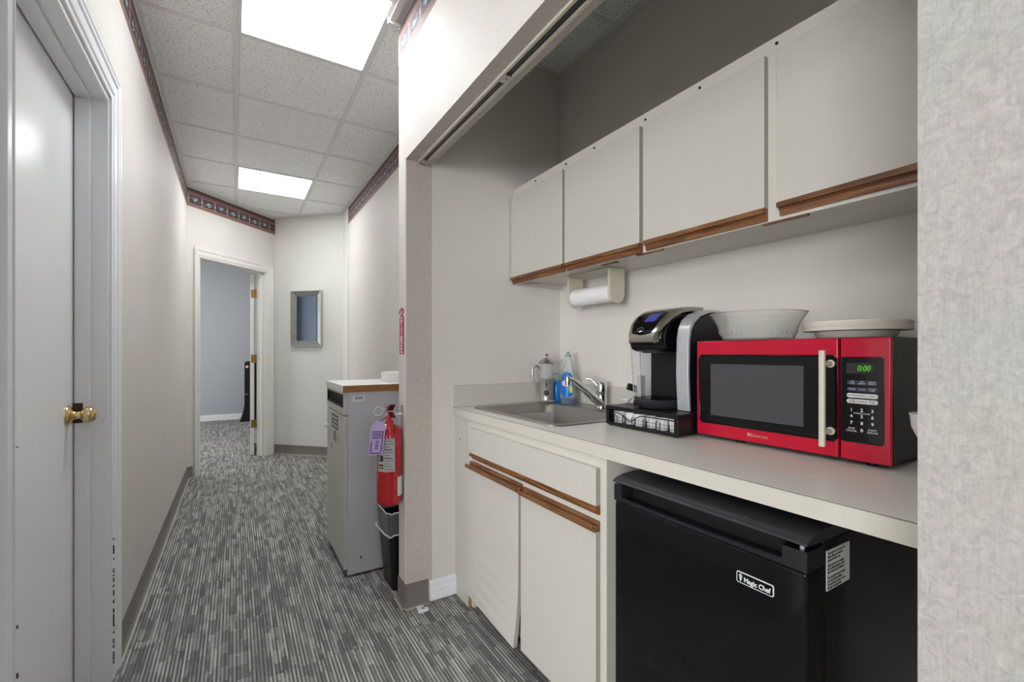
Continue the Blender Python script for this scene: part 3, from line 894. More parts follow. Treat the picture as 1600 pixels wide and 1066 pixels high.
bm = B(); lathe(bm, [(0.0, 0.0755), (0.0255, 0.0755), (0.0265, 0.09), (0.025, 0.112), (0.019, 0.120), (0.0, 0.122)], (1.455, 1.572, CT + 0.0052), (0, 0, 1), 32)
obj('cartridge_cap', bm, 'chrome', t, smooth=45)
bm = B(); tube(bm, [(1.440, 1.578, CT + 0.100), (1.430, 1.586, CT + 0.118), (1.422, 1.598, CT + 0.134), (1.413, 1.608, CT + 0.140), (1.402, 1.620, CT + 0.141)], [0.008, 0.0065, 0.005, 0.0045, 0.005], 12)
obj('lever', bm, 'chrome', t, smooth=60)
bm = B(); tube(bm, [(1.445, 1.570, CT + 0.030), (1.41, 1.568, CT + 0.050), (1.34, 1.564, CT + 0.098), (1.27, 1.560, CT + 0.142), (1.243, 1.558, CT + 0.150)], [0.021, 0.019, 0.0145, 0.0115, 0.011], 16)
sp = obj('spout', bm, 'chrome', t, smooth=60)
bm = B(); lathe(bm, [(0, 0), (0.0115, 0), (0.0125, 0.012), (0.0125, 0.030), (0.011, 0.038), (0, 0.038)], (1.243, 1.558, CT + 0.118), (0, 0, 1), 24)
obj('aerator', bm, 'chrome_soft', sp, smooth=45)

# ------------------------------------------------------------------ upper cabinets
UZ0, UZ1 = 1.522, 2.022
UX = 1.243
t = thing('upper_cabinet', 'long cream laminate wall cabinet with four doors and dark oak pulls along the bottom', 'cabinet', (1.4, 1.1, UZ0))
bm = B()
box(bm, UX, XB - 0.001, 1.990, YJ - 0.001, UZ0, UZ1); box(bm, UX, XB - 0.001, YN + 0.002, YN + 0.02, UZ0, UZ1)
box(bm, UX + 0.018, XB - 0.012, YN + 0.02, 1.990, UZ0 + 0.022, UZ0 + 0.04); box(bm, UX + 0.018, XB - 0.012, YN + 0.02, 1.990, UZ1 - 0.018, UZ1)
box(bm, XB - 0.012, XB - 0.001, YN + 0.02, 1.990, UZ0 + 0.022, UZ1)
box(bm, UX, UX + 0.018, YN + 0.02, 1.990, UZ0 + 0.004, UZ0 + 0.05); box(bm, UX, UX + 0.018, YN + 0.02, 1.990, 1.965, UZ1)
for y in (1.56, 1.112, 0.662): box(bm, UX, UX + 0.018, y - 0.03, y + 0.03, UZ0 + 0.05, 1.965)
obj('cabinet_body', bm, 'lam_frame', t, smooth=0)
for (y0, y1, dz, tilt) in ((1.570, 2.003, 0, 0), (1.128, 1.556, 0, 0), (0.684, 1.108, 0.003, 0.0), (0.222, 0.652, 0.008, -0.006)):
    bm = B()
    box(bm, 1.223, 1.241, y0, y1, 1.560 + dz, 1.976)
    bmesh.ops.rotate(bm, verts=bm.verts[:], cent=(1.232, y1, 1.976), matrix=Matrix.Rotation(tilt, 3, 'X'))
    for f in bm.faces:
        f.normal_update()
        if abs(f.normal.y) > 0.7: f.material_index = 1
    dd = obj('door', bm, ['lam', 'lam_edge'], t, smooth=0)
    bm = B()
    zz = 1.560 + dz
    extr(bm, [(1.2215, zz), (1.241, zz), (1.241, zz - 0.034), (1.234, zz - 0.034), (1.232, zz - 0.020), (1.228, zz - 0.014), (1.2175, zz - 0.015), (1.2165, zz - 0.002)], 'y', y0, y1)
    bmesh.ops.rotate(bm, verts=bm.verts[:], cent=(1.232, y1, 1.976), matrix=Matrix.Rotation(tilt, 3, 'X'))
    obj('door_pull', bm, 'oakY', dd, smooth=0, label='dark oak strip pull along the bottom edge')
for y, z in ((1.807, 2.004), (1.568, 2.001), (1.385, 2.001), (1.117, 1.998), (0.897, 2.001), (0.661, 2.003)):
    bm = B(); cyl(bm, (UX + 0.0005, y, z), (UX - 0.003, y, z), 0.0042, 12)
    obj('screw', bm, 'strike', t)
for y0, y1 in ((0.585, 0.70), (1.045, 1.16)):
    bm = B(); box(bm, UX - 0.002, UX + 0.012, y0, y1, UZ0 - 0.001, UZ0 + 0.0035)
    obj('wood_strip', bm, 'oakY', t, smooth=0)
bm = B(); box(bm, UX + 0.03, UX + 0.10, 1.35, 1.43, UZ0 + 0.018, UZ0 + 0.0215)
obj('underside_patch', bm, 'oakY', t, smooth=0)

# paper towel holder
t = thing('paper_towel_holder', 'ivory plastic paper towel holder hanging under the wall cabinet', 'paper towel holder', (1.44, 1.58, UZ0))
def arm_poly(cx, zt, zb, w):
    pts = [(cx - w, zt), (cx + w, zt)]
    for k in range(9):
        a = -PI * k / 8
        pts.append((cx + w * math.cos(a), zb + w * math.sin(a)))
    return pts
AX = 1.425
ZU = UZ0 + 0.0215
for y, e_ in ((1.440, 1), (1.721, -1)):
    bm = B(); extr(bm, arm_poly(AX, ZU - 0.004, 1.432, 0.046), 'y', y, y + 0.014)
    obj('side_arm', bm, 'ivory', t, bevel=0.003, smooth=40)
bm = B(); box(bm, AX - 0.043, AX + 0.043, 1.440, 1.735, ZU - 0.005, ZU)
obj('mounting_plate', bm, 'ivory', t, bevel=0.001)
bm = B(); lathe(bm, [(0.018, 0), (0.042, 0), (0.042, 0.262), (0.018, 0.262)], (AX, 1.4565, 1.436), (0, 1, 0), 36)
tag(obj('paper_towel_roll', bm, 'towel'), 'nearly used up white paper towel roll in the ivory holder', 'paper towel roll')

# ------------------------------------------------------------------ things by the sink
# coffee press
px, py, pz = 1.395, 1.925, CT + 0.0055
t = thing('coffee_press', 'steel and glass coffee press standing in the corner behind the sink', 'coffee press', (px, py, pz))
bm = B(); lathe(bm, [(0.0, 0), (0.043, 0), (0.046, 0.003), (0.044, 0.006), (0.037, 0.010), (0.037, 0.118), (0.0385, 0.120), (0.0385, 0.122), (0.036, 0.122), (0.036, 0.012), (0.0, 0.012)], (px, py, pz), (0, 0, 1), 36)
fr_ = obj('metal_sleeve', bm, 'pressteel', t, smooth=40)
bm = B(); lathe(bm, [(0.0345, 0.014), (0.0345, 0.200), (0.0355, 0.202), (0.0330, 0.200), (0.0325, 0.016)], (px, py, pz), (0, 0, 1), 36, cap0=False, cap1=False)
obj('glass_beaker', bm, 'clearplas', t)
bm = B(); lathe(bm, [(0.0, 0.200), (0.042, 0.200), (0.044, 0.204), (0.038, 0.212), (0.022, 0.224), (0.008, 0.230), (0.0, 0.231)], (px, py, pz), (0, 0, 1), 36)
obj('lid', bm, 'chrome_soft', t, smooth=50)
bm = B(); cyl(bm, (px, py, pz + 0.02), (px, py, pz + 0.24), 0.0022, 8); lathe(bm, [(0, 0.236), (0.009, 0.238), (0.011, 0.246), (0.006, 0.252), (0, 0.253)], (px, py, pz), (0, 0, 1), 20)
obj('plunger', bm, 'chrome', t)
hd = Vector((-0.85, 0.35, 0)).normalized()
def hp(r, z): return (px + hd.x * r, py + hd.y * r, pz + z)
bm = B(); tube(bm, [hp(0.037, 0.17), hp(0.052, 0.188), hp(0.070, 0.182), hp(0.078, 0.150), hp(0.068, 0.105), hp(0.056, 0.060), hp(0.050, 0.02), hp(0.040, 0.006)], [0.006, 0.006, 0.007, 0.007, 0.006, 0.006, 0.005, 0.005], 10)
obj('handle', bm, 'chrome_soft', t, smooth=60)
fx, fy = -0.72, -0.69
def on_cyl(bm, r, cx, cy, a0, a1, z0, z1, mi=0, n=6):
    A = []; C = []
    for k in range(n + 1):
        a = a0 + (a1 - a0) * k / n
        A.append(bm.verts.new((cx + r * math.cos(a), cy + r * math.sin(a), z0))); C.append(bm.verts.new((cx + r * math.cos(a), cy + r * math.sin(a), z1)))
    for k in range(n): bm.faces.new((A[k], A[k + 1], C[k + 1], C[k])).material_index = mi
bm = B(); ca = math.radians(232)
for i, (w, z, h) in enumerate(((0.05, 0.100, 0.012), (0.14, 0.086, 0.012), (0.07, 0.074, 0.010), (0.28, 0.050, 0.012), (0.40, 0.040, 0.010), (0.24, 0.032, 0.008))):
    on_cyl(bm, 0.0374, px, py, ca - w, ca + w, pz + z, pz + z + h)
obj('emblem', bm, 'ink', fr_)

def soap_label(bm, cx, cy, prof, a_c, z0, z1, wmax, mi, n=14, off=0.0012):
    """oval label that follows the bottle's profile"""
    def rad(z):
        for (ra, ha), (rb, hb) in zip(prof[:-1], prof[1:]):
            if ha <= z <= hb and hb > ha: return ra + (rb - ra) * (z - ha) / (hb - ha)
        return prof[-1][0]
    rows = []
    for j in range(n + 1):
        z = z0 + (z1 - z0) * j / n
        w = wmax * math.sqrt(max(0.02, 1 - (2 * j / n - 1) ** 2))
        r = rad(z) + off
        rows.append([bm.verts.new((cx + r * math.cos(a_c - w / r + 2 * w / r * i / 8), cy + r * 1.0 * math.sin(a_c - w / r + 2 * w / r * i / 8), CT + 0.0055 + z)) for i in range(9)])
    for a, b_ in zip(rows[:-1], rows[1:]):
        for i in range(8): bm.faces.new((a[i], a[i + 1], b_[i + 1], b_[i])).material_index = mi
bx, by = 1.440, 1.800
t = thing('dish_soap_bottle', 'tall clear dish soap bottle with a blue oval label, behind the tap spout', 'dish soap', (bx, by, CT + 0.0055))
prof = [(0.0, 0.0), (0.038, 0.0), (0.041, 0.006), (0.041, 0.05), (0.040, 0.09), (0.034, 0.14), (0.024, 0.19), (0.014, 0.225), (0.013, 0.235), (0.0, 0.235)]
bm = B(); lathe(bm, prof, (bx, by, CT + 0.0055), (0, 0, 1), 32)
bo = obj('bottle', bm, 'bottle', t, smooth=50)
bm = B(); lathe(bm, [(0.0, 0.002), (0.037, 0.002), (0.0395, 0.007), (0.0395, 0.028), (0.0, 0.028)], (bx, by, CT + 0.0055), (0, 0, 1), 32)
obj('liquid', bm, 'blueliq', t, label='blue soap left at the bottom')
bm = B(); lathe(bm, [(0, 0.2355), (0.015, 0.2355), (0.015, 0.246), (0.008, 0.250), (0.0065, 0.262), (0.0, 0.263)], (bx, by, CT + 0.0055), (0, 0, 1), 24)
obj('cap', bm, 'teal', t, smooth=45)
la = math.radians(218)
bm = B(); soap_label(bm, bx, by, prof[2:], la, 0.030, 0.160, 0.041, 0)
soap_label(bm, bx, by, prof[2:], la, 0.088, 0.120, 0.027, 1, off=0.0018)
soap_label(bm, bx, by, prof[2:], la + 0.55, 0.055, 0.095, 0.010, 2, off=0.0022)
obj('label_panel', bm, ['bluelab', 'textw', 'yellow'], bo, smooth=60, label='bright blue oval label')
bx2, by2 = 1.466, 1.930
t = thing('dish_soap_bottle', 'small blue soap bottle half hidden between the coffee press and the tall clear bottle', 'dish soap', (bx2, by2, CT + 0.0055))
bm = B(); lathe(bm, [(0, 0), (0.030, 0), (0.032, 0.004), (0.033, 0.06), (0.032, 0.085), (0.020, 0.098), (0.011, 0.104), (0, 0.104)], (bx2, by2, CT + 0.0055), (0, 0, 1), 28)
obj('bottle', bm, 'bluelab', t, smooth=50, label='bright blue bottle body')
bm = B(); lathe(bm, [(0, 0.1045), (0.011, 0.1045), (0.011, 0.118), (0.004, 0.120), (0.004, 0.140), (0.008, 0.142), (0.008, 0.150), (0, 0.151)], (bx2, by2, CT + 0.0055), (0, 0, 1), 18)
tube(bm, [(bx2, by2, CT + 0.150), (bx2 - 0.02, by2 - 0.008, CT + 0.152), (bx2 - 0.03, by2 - 0.012, CT + 0.144)], 0.003, 8)
obj('pump', bm, 'teal', t, smooth=45)

# ------------------------------------------------------------------ pod drawer under the coffee maker
T0, T1, TF, TB = 0.908, 1.222, 1.150, 1.475
t = thing('pod_drawer', 'black coffee pod drawer with a wire front, under the coffee maker', 'pod drawer', (1.31, 1.065, CT))
bm = B()
box(bm, TF, TB, T0, T1, 0.966, 0.979)
box(bm, TF + 0.002, TB, T0, T0 + 0.008, CT + 0.006, 0.966); box(bm, TF + 0.002, TB, T1 - 0.008, T1, CT + 0.006, 0.966)
box(bm, TB - 0.006, TB, T0 + 0.008, T1 - 0.008, CT + 0.006, 0.966)
obj('drawer_shell', bm, 'black', t, bevel=0.0015)
bm = B(); box(bm, TF + 0.006, TB - 0.012, T0 + 0.012, T1 - 0.012, CT + 0.006, CT + 0.010)
box(bm, TF, TF + 0.006, T0 + 0.010, T1 - 0.010, CT + 0.004, CT + 0.014)
box(bm, TF, TF + 0.005, T0 + 0.008, T0 + 0.014, CT + 0.010, 0.964); box(bm, TF, TF + 0.005, T1 - 0.014, T1 - 0.008, CT + 0.010, 0.964)
obj('drawer_base', bm, 'black', t, bevel=0.001)
bm = B()
xw = TF + 0.0015
n = 24
wav = []
for k in range(n + 1):
    f = k / n
    y = T1 - 0.014 - f * (T1 - T0 - 0.028)
    z = 0.958 - 0.024 * math.exp(-((f - 0.36) / 0.105) ** 2)
    wav.append((xw - 0.001, y, z))
tube(bm, wav, 0.0017, 6)
for k in range(19):
    f = (k + 0.5) / 19
    y = T1 - 0.014 - f * (T1 - T0 - 0.028)
    zt_ = 0.958 - 0.024 * math.exp(-((f - 0.36) / 0.105) ** 2)
    tube(bm, [(xw, y, CT + 0.012), (xw, y, zt_)], 0.0006, 5)
for z in (CT + 0.023, CT + 0.034): tube(bm, [(xw, T0 + 0.012, z), (xw, T1 - 0.012, z)], 0.0006, 5)
for f in (0.13, 0.27, 0.42, 0.60, 0.78):
    y = T1 - 0.014 - f * (T1 - T0 - 0.028)
    tube(bm, [(xw - 0.001, y + 0.007, CT + 0.010), (xw - 0.001, y + 0.007, CT + 0.034)] + arc((xw - 0.001, y, CT + 0.036), 0.007, 0.0, PI / 2, 4, 'yz'), 0.0015, 6)
    tube(bm, [(xw - 0.001, y - 0.007, CT + 0.010), (xw - 0.001, y - 0.007, CT + 0.040)], 0.0015, 6)
obj('wire_front', bm, 'black_gloss', t, smooth=60)
for y in (T0 + 0.016, T1 - 0.016):
    for x in (TF + 0.014, TB - 0.014):
        bm = B(); cyl(bm, (x, y, CT), (x, y, CT + 0.007), 0.008, 14)
        obj('foot', bm, 'black_matte', t)
pod = None
PODW = ['leftmost', 'second from the left', 'third from the left', 'third from the right', 'second from the right', 'rightmost']
for k in range(6):
    y = T1 - 0.039 - k * 0.0475
    x = TF + 0.034 + (0.006 if k % 2 else 0)
    lb = 'white coffee pod in the black wire-front drawer, %s of the six' % PODW[k]
    if pod is None:
        pod = thing('coffee_pod', lb, 'coffee pod', (x, y, CT + 0.0105), 'coffee pods in the black drawer')
        bm = B(); lathe(bm, [(0.0, 0.0), (0.0175, 0.0), (0.0185, 0.002), (0.0215, 0.040), (0.0215, 0.042), (0.0, 0.042)], (x, y, CT + 0.0105), (0, 0, 1), 24)
        obj('cup', bm, 'white', pod, smooth=45)
        bm = B(); lathe(bm, [(0.0, 0.0422), (0.0232, 0.0422), (0.0232, 0.0436), (0.0, 0.044)], (x, y, CT + 0.0105), (0, 0, 1), 24)
        obj('foil_lid', bm, 'labgrey', pod)
    else:
        copy_tree(pod, (x, y, CT + 0.0105), None, lb)

# ------------------------------------------------------------------ coffee maker
KZ0 = 0.9795
t = thing('coffee_maker', 'black and silver single-serve coffee maker with a blue screen, on the pod drawer', 'coffee maker', (1.30, 1.06, KZ0))
bm = B()
extr(bm, [(1.245, KZ0), (1.440, KZ0), (1.440, 1.150), (1.452, 1.235), (1.446, 1.284), (1.36, 1.300), (1.29, 1.284), (1.258, 1.256), (1.243, 1.22), (1.240, 1.10)], 'y', 0.936, 0.982)
box(bm, 1.305, 1.440, 0.982, 1.148, KZ0, 1.30)
obj('housing', bm, 'black', t, bevel=0.002)
ro = [(1.236, KZ0 + 0.001), (1.229, 1.10), (1.232, 1.215), (1.240, 1.250), (1.256, 1.276), (1.290, 1.298), (1.345, 1.312), (1.400, 1.311), (1.448, 1.300)]
ri = [(1.446, 1.294), (1.398, 1.302), (1.345, 1.302), (1.293, 1.287), (1.263, 1.264), (1.250, 1.243), (1.243, 1.215), (1.240, 1.10), (1.246, KZ0 + 0.001)]
bm = B(); extr(bm, ro + ri, 'y', 0.931, 0.977)
obj('silver_arch', bm, 'silver', t, bevel=0.002, smooth=50, label='silver arch over the side')
# head
bm = B()
core = [(1.186, 1.212), (1.186, 1.235), (1.205, 1.262), (1.24, 1.288), (1.29, 1.308), (1.385, 1.315), (1.385, 1.20), (1.33, 1.172), (1.225, 1.172), (1.200, 1.178)]
extr(bm, core, 'y', 1.000, 1.150)
obj('brew_head', bm, 'black_gloss', t, bevel=0.014, seg=4, smooth=60)
bm = B()
loft(bm, [rrect(1.214, 1.300, 1.030, 1.122, 0.03, 1.168), rrect(1.196, 1.310, 1.014, 1.138, 0.035, 1.196), rrect(1.186, 1.320, 1.004, 1.147, 0.035, 1.213)])
obj('pod_funnel', bm, 'char', t, smooth=50)
# bezel: swept silver shell over the top
bm = B()
def bez(y, inset):
    pass
prof_o = [(1.175, 1.205), (1.1705, 1.2225), (1.177, 1.241), (1.198, 1.271), (1.231, 1.2985), (1.272, 1.318), (1.320, 1.328), (1.392, 1.331)]
prof_i = [(1.392, 1.316), (1.320, 1.312), (1.278, 1.303), (1.240, 1.285), (1.208, 1.258), (1.190, 1.234), (1.186, 1.222), (1.188, 1.207)]
# lens-shaped in plan: each x station narrows towards the nose
pr = prof_o + prof_i
ys_n = {}
def halfw(x): 
    f = min(1, max(0, (x - 1.170) / 0.10))
    return 0.050 + 0.034 * math.sqrt(f)
yc = 1.075
cols = []
for f in (-1, -0.8, 0, 0.8, 1):
    cols.append([bm.verts.new((x, yc + f * halfw(x), z - (0.004 if abs(f) == 1 else 0) * (1 if i < 8 else 0))) for i, (x, z) in enumerate(pr)])
for a, b_ in zip(cols[:-1], cols[1:]):
    k = len(pr)
    for i in range(k): bm.faces.new((a[i], a[(i + 1) % k], b_[(i + 1) % k], b_[i]))
bm.faces.new(cols[0]); bm.faces.new(cols[-1][::-1])
obj('bezel', bm, 'champagne', t, smooth=40, label='champagne coloured metal bezel')
# display oval following the slope
def slope(f):   # f 0..1 along the face
    pts = [(1.1705, 1.2225), (1.177, 1.241), (1.198, 1.271), (1.231, 1.2985), (1.272, 1.3175)]
    g = f * 4; i = min(3, int(g)); u = g - i
    return (pts[i][0] + (pts[i + 1][0] - pts[i][0]) * u, pts[i][1] + (pts[i + 1][1] - pts[i][1]) * u)
def patch(bm, f0, f1, w0, w1, off, n=12, oval=True, yoff=0.0):
    rows = []
    for j in range(n + 1):
        f = f0 + (f1 - f0) * j / n
        x, z = slope(f)
        q = 2 * j / n - 1
        w = (w0 + (w1 - w0) * j / n) * ((1 - abs(q) ** 4) ** 0.25 if oval else 1)
        w = max(w, 0.004)
        rows.append([bm.verts.new((x - off * 0.6, yc + yoff + w * (i / 4 - 1), z + off * 0.8)) for i in range(9)])
    for a, b_ in zip(rows[:-1], rows[1:]):
        for i in range(8): bm.faces.new((a[i], a[i + 1], b_[i + 1], b_[i]))
bm = B(); patch(bm, 0.07, 0.95, 0.042, 0.064, 0.0016)
dp = obj('display_panel', bm, 'black_gloss', t, smooth=60)
bm = B(); patch(bm, 0.52, 0.78, 0.023, 0.026, 0.0026, 6, False, -0.014)
obj('screen', bm, 'lcd', dp, smooth=60, label='lit blue screen')
bm = B(); x, z = slope(0.28)
uu = Vector((0.62, 0, 0.78)).normalized(); rr_ = Vector((0, 1, 0))
ctr = Vector((x - 0.003, yc + 0.006, z + 0.0032))
tube(bm, [ctr + uu * 0.010 * math.cos(2 * PI * k / 20) + rr_ * 0.012 * math.sin(2 * PI * k / 20) for k in range(20)], 0.0011, 6, closed=True)
tube(bm, [ctr + uu * q * 0.001 + rr_ * w for q, w in ((-2, -0.008), (1, -0.003), (-1, 0.003), (2, 0.008))], 0.0011, 6)
obj('brew_button', bm, 'chrome', dp, smooth=60)
# water tank on the far side
bm = B()
loft(bm, [rrect(1.262, 1.430, 1.156, 1.190, 0.012, KZ0 + 0.012), rrect(1.252, 1.434, 1.154, 1.200, 0.012, 1.218)], True, True)
wt = obj('water_tank', bm, 'clearplas', t, smooth=40, label='clear water tank')
bm = B()
for (xa, ya), (xb, yb) in (((1.263, 1.189), (1.253, 1.199)), ((1.263, 1.157), (1.253, 1.155))): tube(bm, [(xa, ya, KZ0 + 0.012), (xb, yb, 1.218)], 0.0022, 8)
obj('tank_edge', bm, 'clearedge', wt)
bm = B(); loft(bm, [rrect(1.250, 1.436, 1.152, 1.203, 0.012, 1.2185), rrect(1.246, 1.436, 1.152, 1.206, 0.012, 1.240)])
obj('tank_lid', bm, 'champagne', t, smooth=40)
bm = B(); box(bm, 1.275, 1.30, 1.168, 1.188, KZ0 + 0.014, 1.085)
obj('water_filter', bm, 'labgrey', t, bevel=0.003)
bm = B(); loft(bm, [rrect(1.258, 1.440, 1.1495, 1.196, 0.012, KZ0), rrect(1.258, 1.440, 1.1495, 1.196, 0.012, KZ0 + 0.0115)])
obj('tank_base', bm, 'black', t, smooth=40)
# drip tray
def dtray(sc, z): 
    pts = []
    for k in range(17):
        a = PI / 2 + PI * k / 16
        pts.append((1.262 + 0.098 * sc * math.cos(a), 1.068 + 0.084 * sc * math.sin(a), z))
    pts += [(1.303, 1.068 - 0.084 * sc, z), (1.303, 1.068 + 0.084 * sc, z)]
    return pts
bm = B(); loft(bm, [dtray(0.74, KZ0), dtray(0.86, KZ0 + 0.010), dtray(0.98, KZ0 + 0.026), dtray(1.0, KZ0 + 0.031), dtray(0.95, KZ0 + 0.032)])
tr = obj('drip_tray', bm, 'char', t, smooth=50)
bm = B()
for k in range(9):
    y = 1.068 - 0.062 + k * 0.0155
    w = 0.092 * math.sqrt(max(0.05, 1 - ((y - 1.068) / 0.084) ** 2))
    box(bm, 1.262 - w * 0.93, 1.300, y - 0.0035, y + 0.0035, KZ0 + 0.0322, KZ0 + 0.0345)
obj('drip_grate', bm, 'black_gloss', tr, smooth=0)
# small white dish and black handle behind the machine
t = thing('saucer', 'small white dish on the pod drawer, half hidden behind the coffee maker', 'dish', (1.375, 1.216, 0.9795))
bm = B(); lathe(bm, [(0.0, 0.0), (0.008, 0.0), (0.012, 0.004), (0.022, 0.018), (0.021, 0.019), (0.0, 0.006)], (1.262, 1.2285, 0.9795), (0, 0, 1), 28)
obj('dish_body', bm, 'white', t, smooth=50)
t = thing('coffee_scoop', 'black cylindrical handle poking out from behind the coffee maker', 'coffee scoop', (1.305, 1.225, 0.985))
bm = B(); cyl(bm, (1.283, 1.243, 1.040), (1.325, 1.216, 1.026), 0.0135, 20)
hh = obj('handle', bm, 'black', t, bevel=0.002)
bm = B(); tube(bm, [(1.320, 1.218, 1.020), (1.312, 1.220, 1.008), (1.303, 1.222, 0.992)], [0.006, 0.005, 0.006], 10)
obj('neck', bm, 'black', t)

# ------------------------------------------------------------------ microwave
MX, MY0, MYS, MY1 = 1.231, 0.409, 0.5095, 0.900
MZ0, MZ1 = 0.920, 1.205
t = thing('microwave', 'red fronted microwave oven with a black window and ivory bar handle, on the counter', 'microwave', (1.37, 0.655, CT))
bm = B(); box(bm, MX + 0.020, 1.520, MY0 + 0.002, MY1 - 0.003, MZ0, MZ1 + 0.001)
obj('oven_case', bm, 'black', t, bevel=0.003)
bm = B(); box(bm, MX + 0.012, MX + 0.0195, MY0 - 0.001, MY1 - 0.001, MZ0, MZ1)
obj('front_gasket', bm, 'black_gloss', t, bevel=0.002)
bm = B(); box(bm, MX, MX + 0.0115, MYS + 0.0022, MY1, MZ0 - 0.002, MZ1)
dd = obj('door', bm, 'red', t, bevel=0.0035, seg=3, label='glossy red door')
bm = B(); extr(bm, rpoly(MYS + 0.0024, 0.889, 0.959, 1.160, 0.008), 'x', MX - 0.0016, MX + 0.001)
obj('door_glass', bm, 'black_gloss', dd, bevel=0.001, label='gloss black window surround')
bm = B(); box(bm, MX - 0.0022, MX - 0.0012, 0.588, 0.850, 0.981, 1.136)
obj('viewing_screen', bm, 'window_grey', dd, smooth=0, label='grey mesh viewing window')
bm = B()
tube(bm, [(MX - 0.0018, 0.519, 0.957), (MX - 0.0018, 0.880, 0.957), (MX - 0.0018, 0.888, 0.965), (MX - 0.0018, 0.8905, 1.15), (MX - 0.0018, 0.882, 1.162), (MX - 0.0018, 0.519, 1.162)], 0.0022, 8)
obj('chrome_rim', bm, 'black_gloss', dd, smooth=60)
bm = B()
extr(bm, rpoly(1.183, 1.195, 0.521, 0.534, 0.004), 'z', 0.947, 1.175)
hn = obj('door_handle', bm, 'ivory', dd, smooth=40, label='ivory bar handle')
for z in (0.980, 1.143):
    bm = B(); cyl(bm, (1.192, 0.5265, z), (MX - 0.001, 0.5265, z), 0.006, 16); cyl(bm, (MX - 0.006, 0.5265, z), (MX - 0.001, 0.5265, z), 0.0095, 24)
    obj('handle_post', bm, 'ivory', hn, bevel=0.001)
text('brand_lettering', '\u25a0Emerson', 0.0125, (MX - 0.0003, 0.708, 0.9385), (0, -1, 0), (0, 0, 1), 'b_pink', dd, sx=1.05)
bm = B(); box(bm, MX, MX + 0.0115, MY0, MYS - 0.0022, MZ0 - 0.002, MZ1)
cp = obj('control_panel', bm, 'red', t, bevel=0.0035, seg=3, label='glossy red panel beside the door')
bm = B(); extr(bm, rpoly(0.421, MYS - 0.0024, 0.960, 1.160, 0.008), 'x', MX - 0.0016, MX + 0.001)
kp = obj('keypad', bm, 'black_gloss', cp, bevel=0.001, label='gloss black keypad')
bm = B(); box(bm, MX - 0.0019, MX - 0.0014, 0.438, 0.494, 1.121, 1.146)
obj('display_window', bm, 'ink', cp, smooth=0)
KX = MX - 0.0021
text('clock_digits', '0:00', 0.0185, (KX, 0.4595, 1.133), (0, -1, 0), (0, 0, 1), 'led', cp, sx=0.82, shear=0.2, bold=0.0002)
bm = B()
for z, mi in ((1.100, 0), (1.0845, 0), (1.070, 1), (1.0565, 1)):
    extr(bm, rpoly(0.432, 0.493, z - 0.0052, z + 0.0052, 0.005), 'x', MX - 0.0021, MX - 0.0014, mi)
obj('button_row', bm, ['pilld', 'pillw'], cp, smooth=0)
for z, rows, mm in ((1.100, ('TIME\nCOOK', 'TIME\nDEFROST', 'WEIGHT\nDEFROST'), 'textw'), (1.0845, ('POWER', 'CLOCK', 'KITCHEN\nTIMER'), 'textw'), (1.070, ('POPCORN', 'POTATO', 'PIZZA'), 'ink'), (1.0565, ('FROZEN\nDINNER', 'BEVERAGE', 'DINNER\nPLATE'), 'ink')):
    for c, s in enumerate(rows):
        text('button_lettering', s, 0.0042 if '\n' in s else 0.0048, (KX - 0.0003, 0.482 - c * 0.0195, z), (0, -1, 0), (0, 0, 1), mm, cp, depth=0.0001, sx=0.85)
for r_i, (z, cs) in enumerate(((1.036, '123'), (1.0215, '456'), (1.006, '789'))):
    for c, s in enumerate(cs):
        text('digit_key', s, 0.0105, (KX, 0.4835 - c * 0.0205, z), (0, -1, 0), (0, 0, 1), 'textw', cp, depth=0.0001, bold=0.0002)
text('digit_key', '0', 0.0105, (KX, 0.4630, 0.9895), (0, -1, 0), (0, 0, 1), 'textw', cp, depth=0.0001, bold=0.0002)
text('button_lettering', 'EXPRESS COOK', 0.0046, (KX, 0.4630, 1.0288), (0, -1, 0), (0, 0, 1), 'textw', cp, depth=0.0001)
text('button_lettering', 'STOP\nCANCEL', 0.0058, (KX, 0.4835, 0.990), (0, -1, 0), (0, 0, 1), 'textw', cp, depth=0.0001)
text('button_lettering', 'START\nRESUME', 0.0058, (KX, 0.4425, 0.990), (0, -1, 0), (0, 0, 1), 'textw', cp, depth=0.0001)
for y in (0.455, 0.775):
    for x in (1.262, 1.48):
        bm = B(); cyl(bm, (x, y, CT), (x, y, MZ0 + 0.001), 0.012, 18)
        obj('foot', bm, 'black_matte', t)

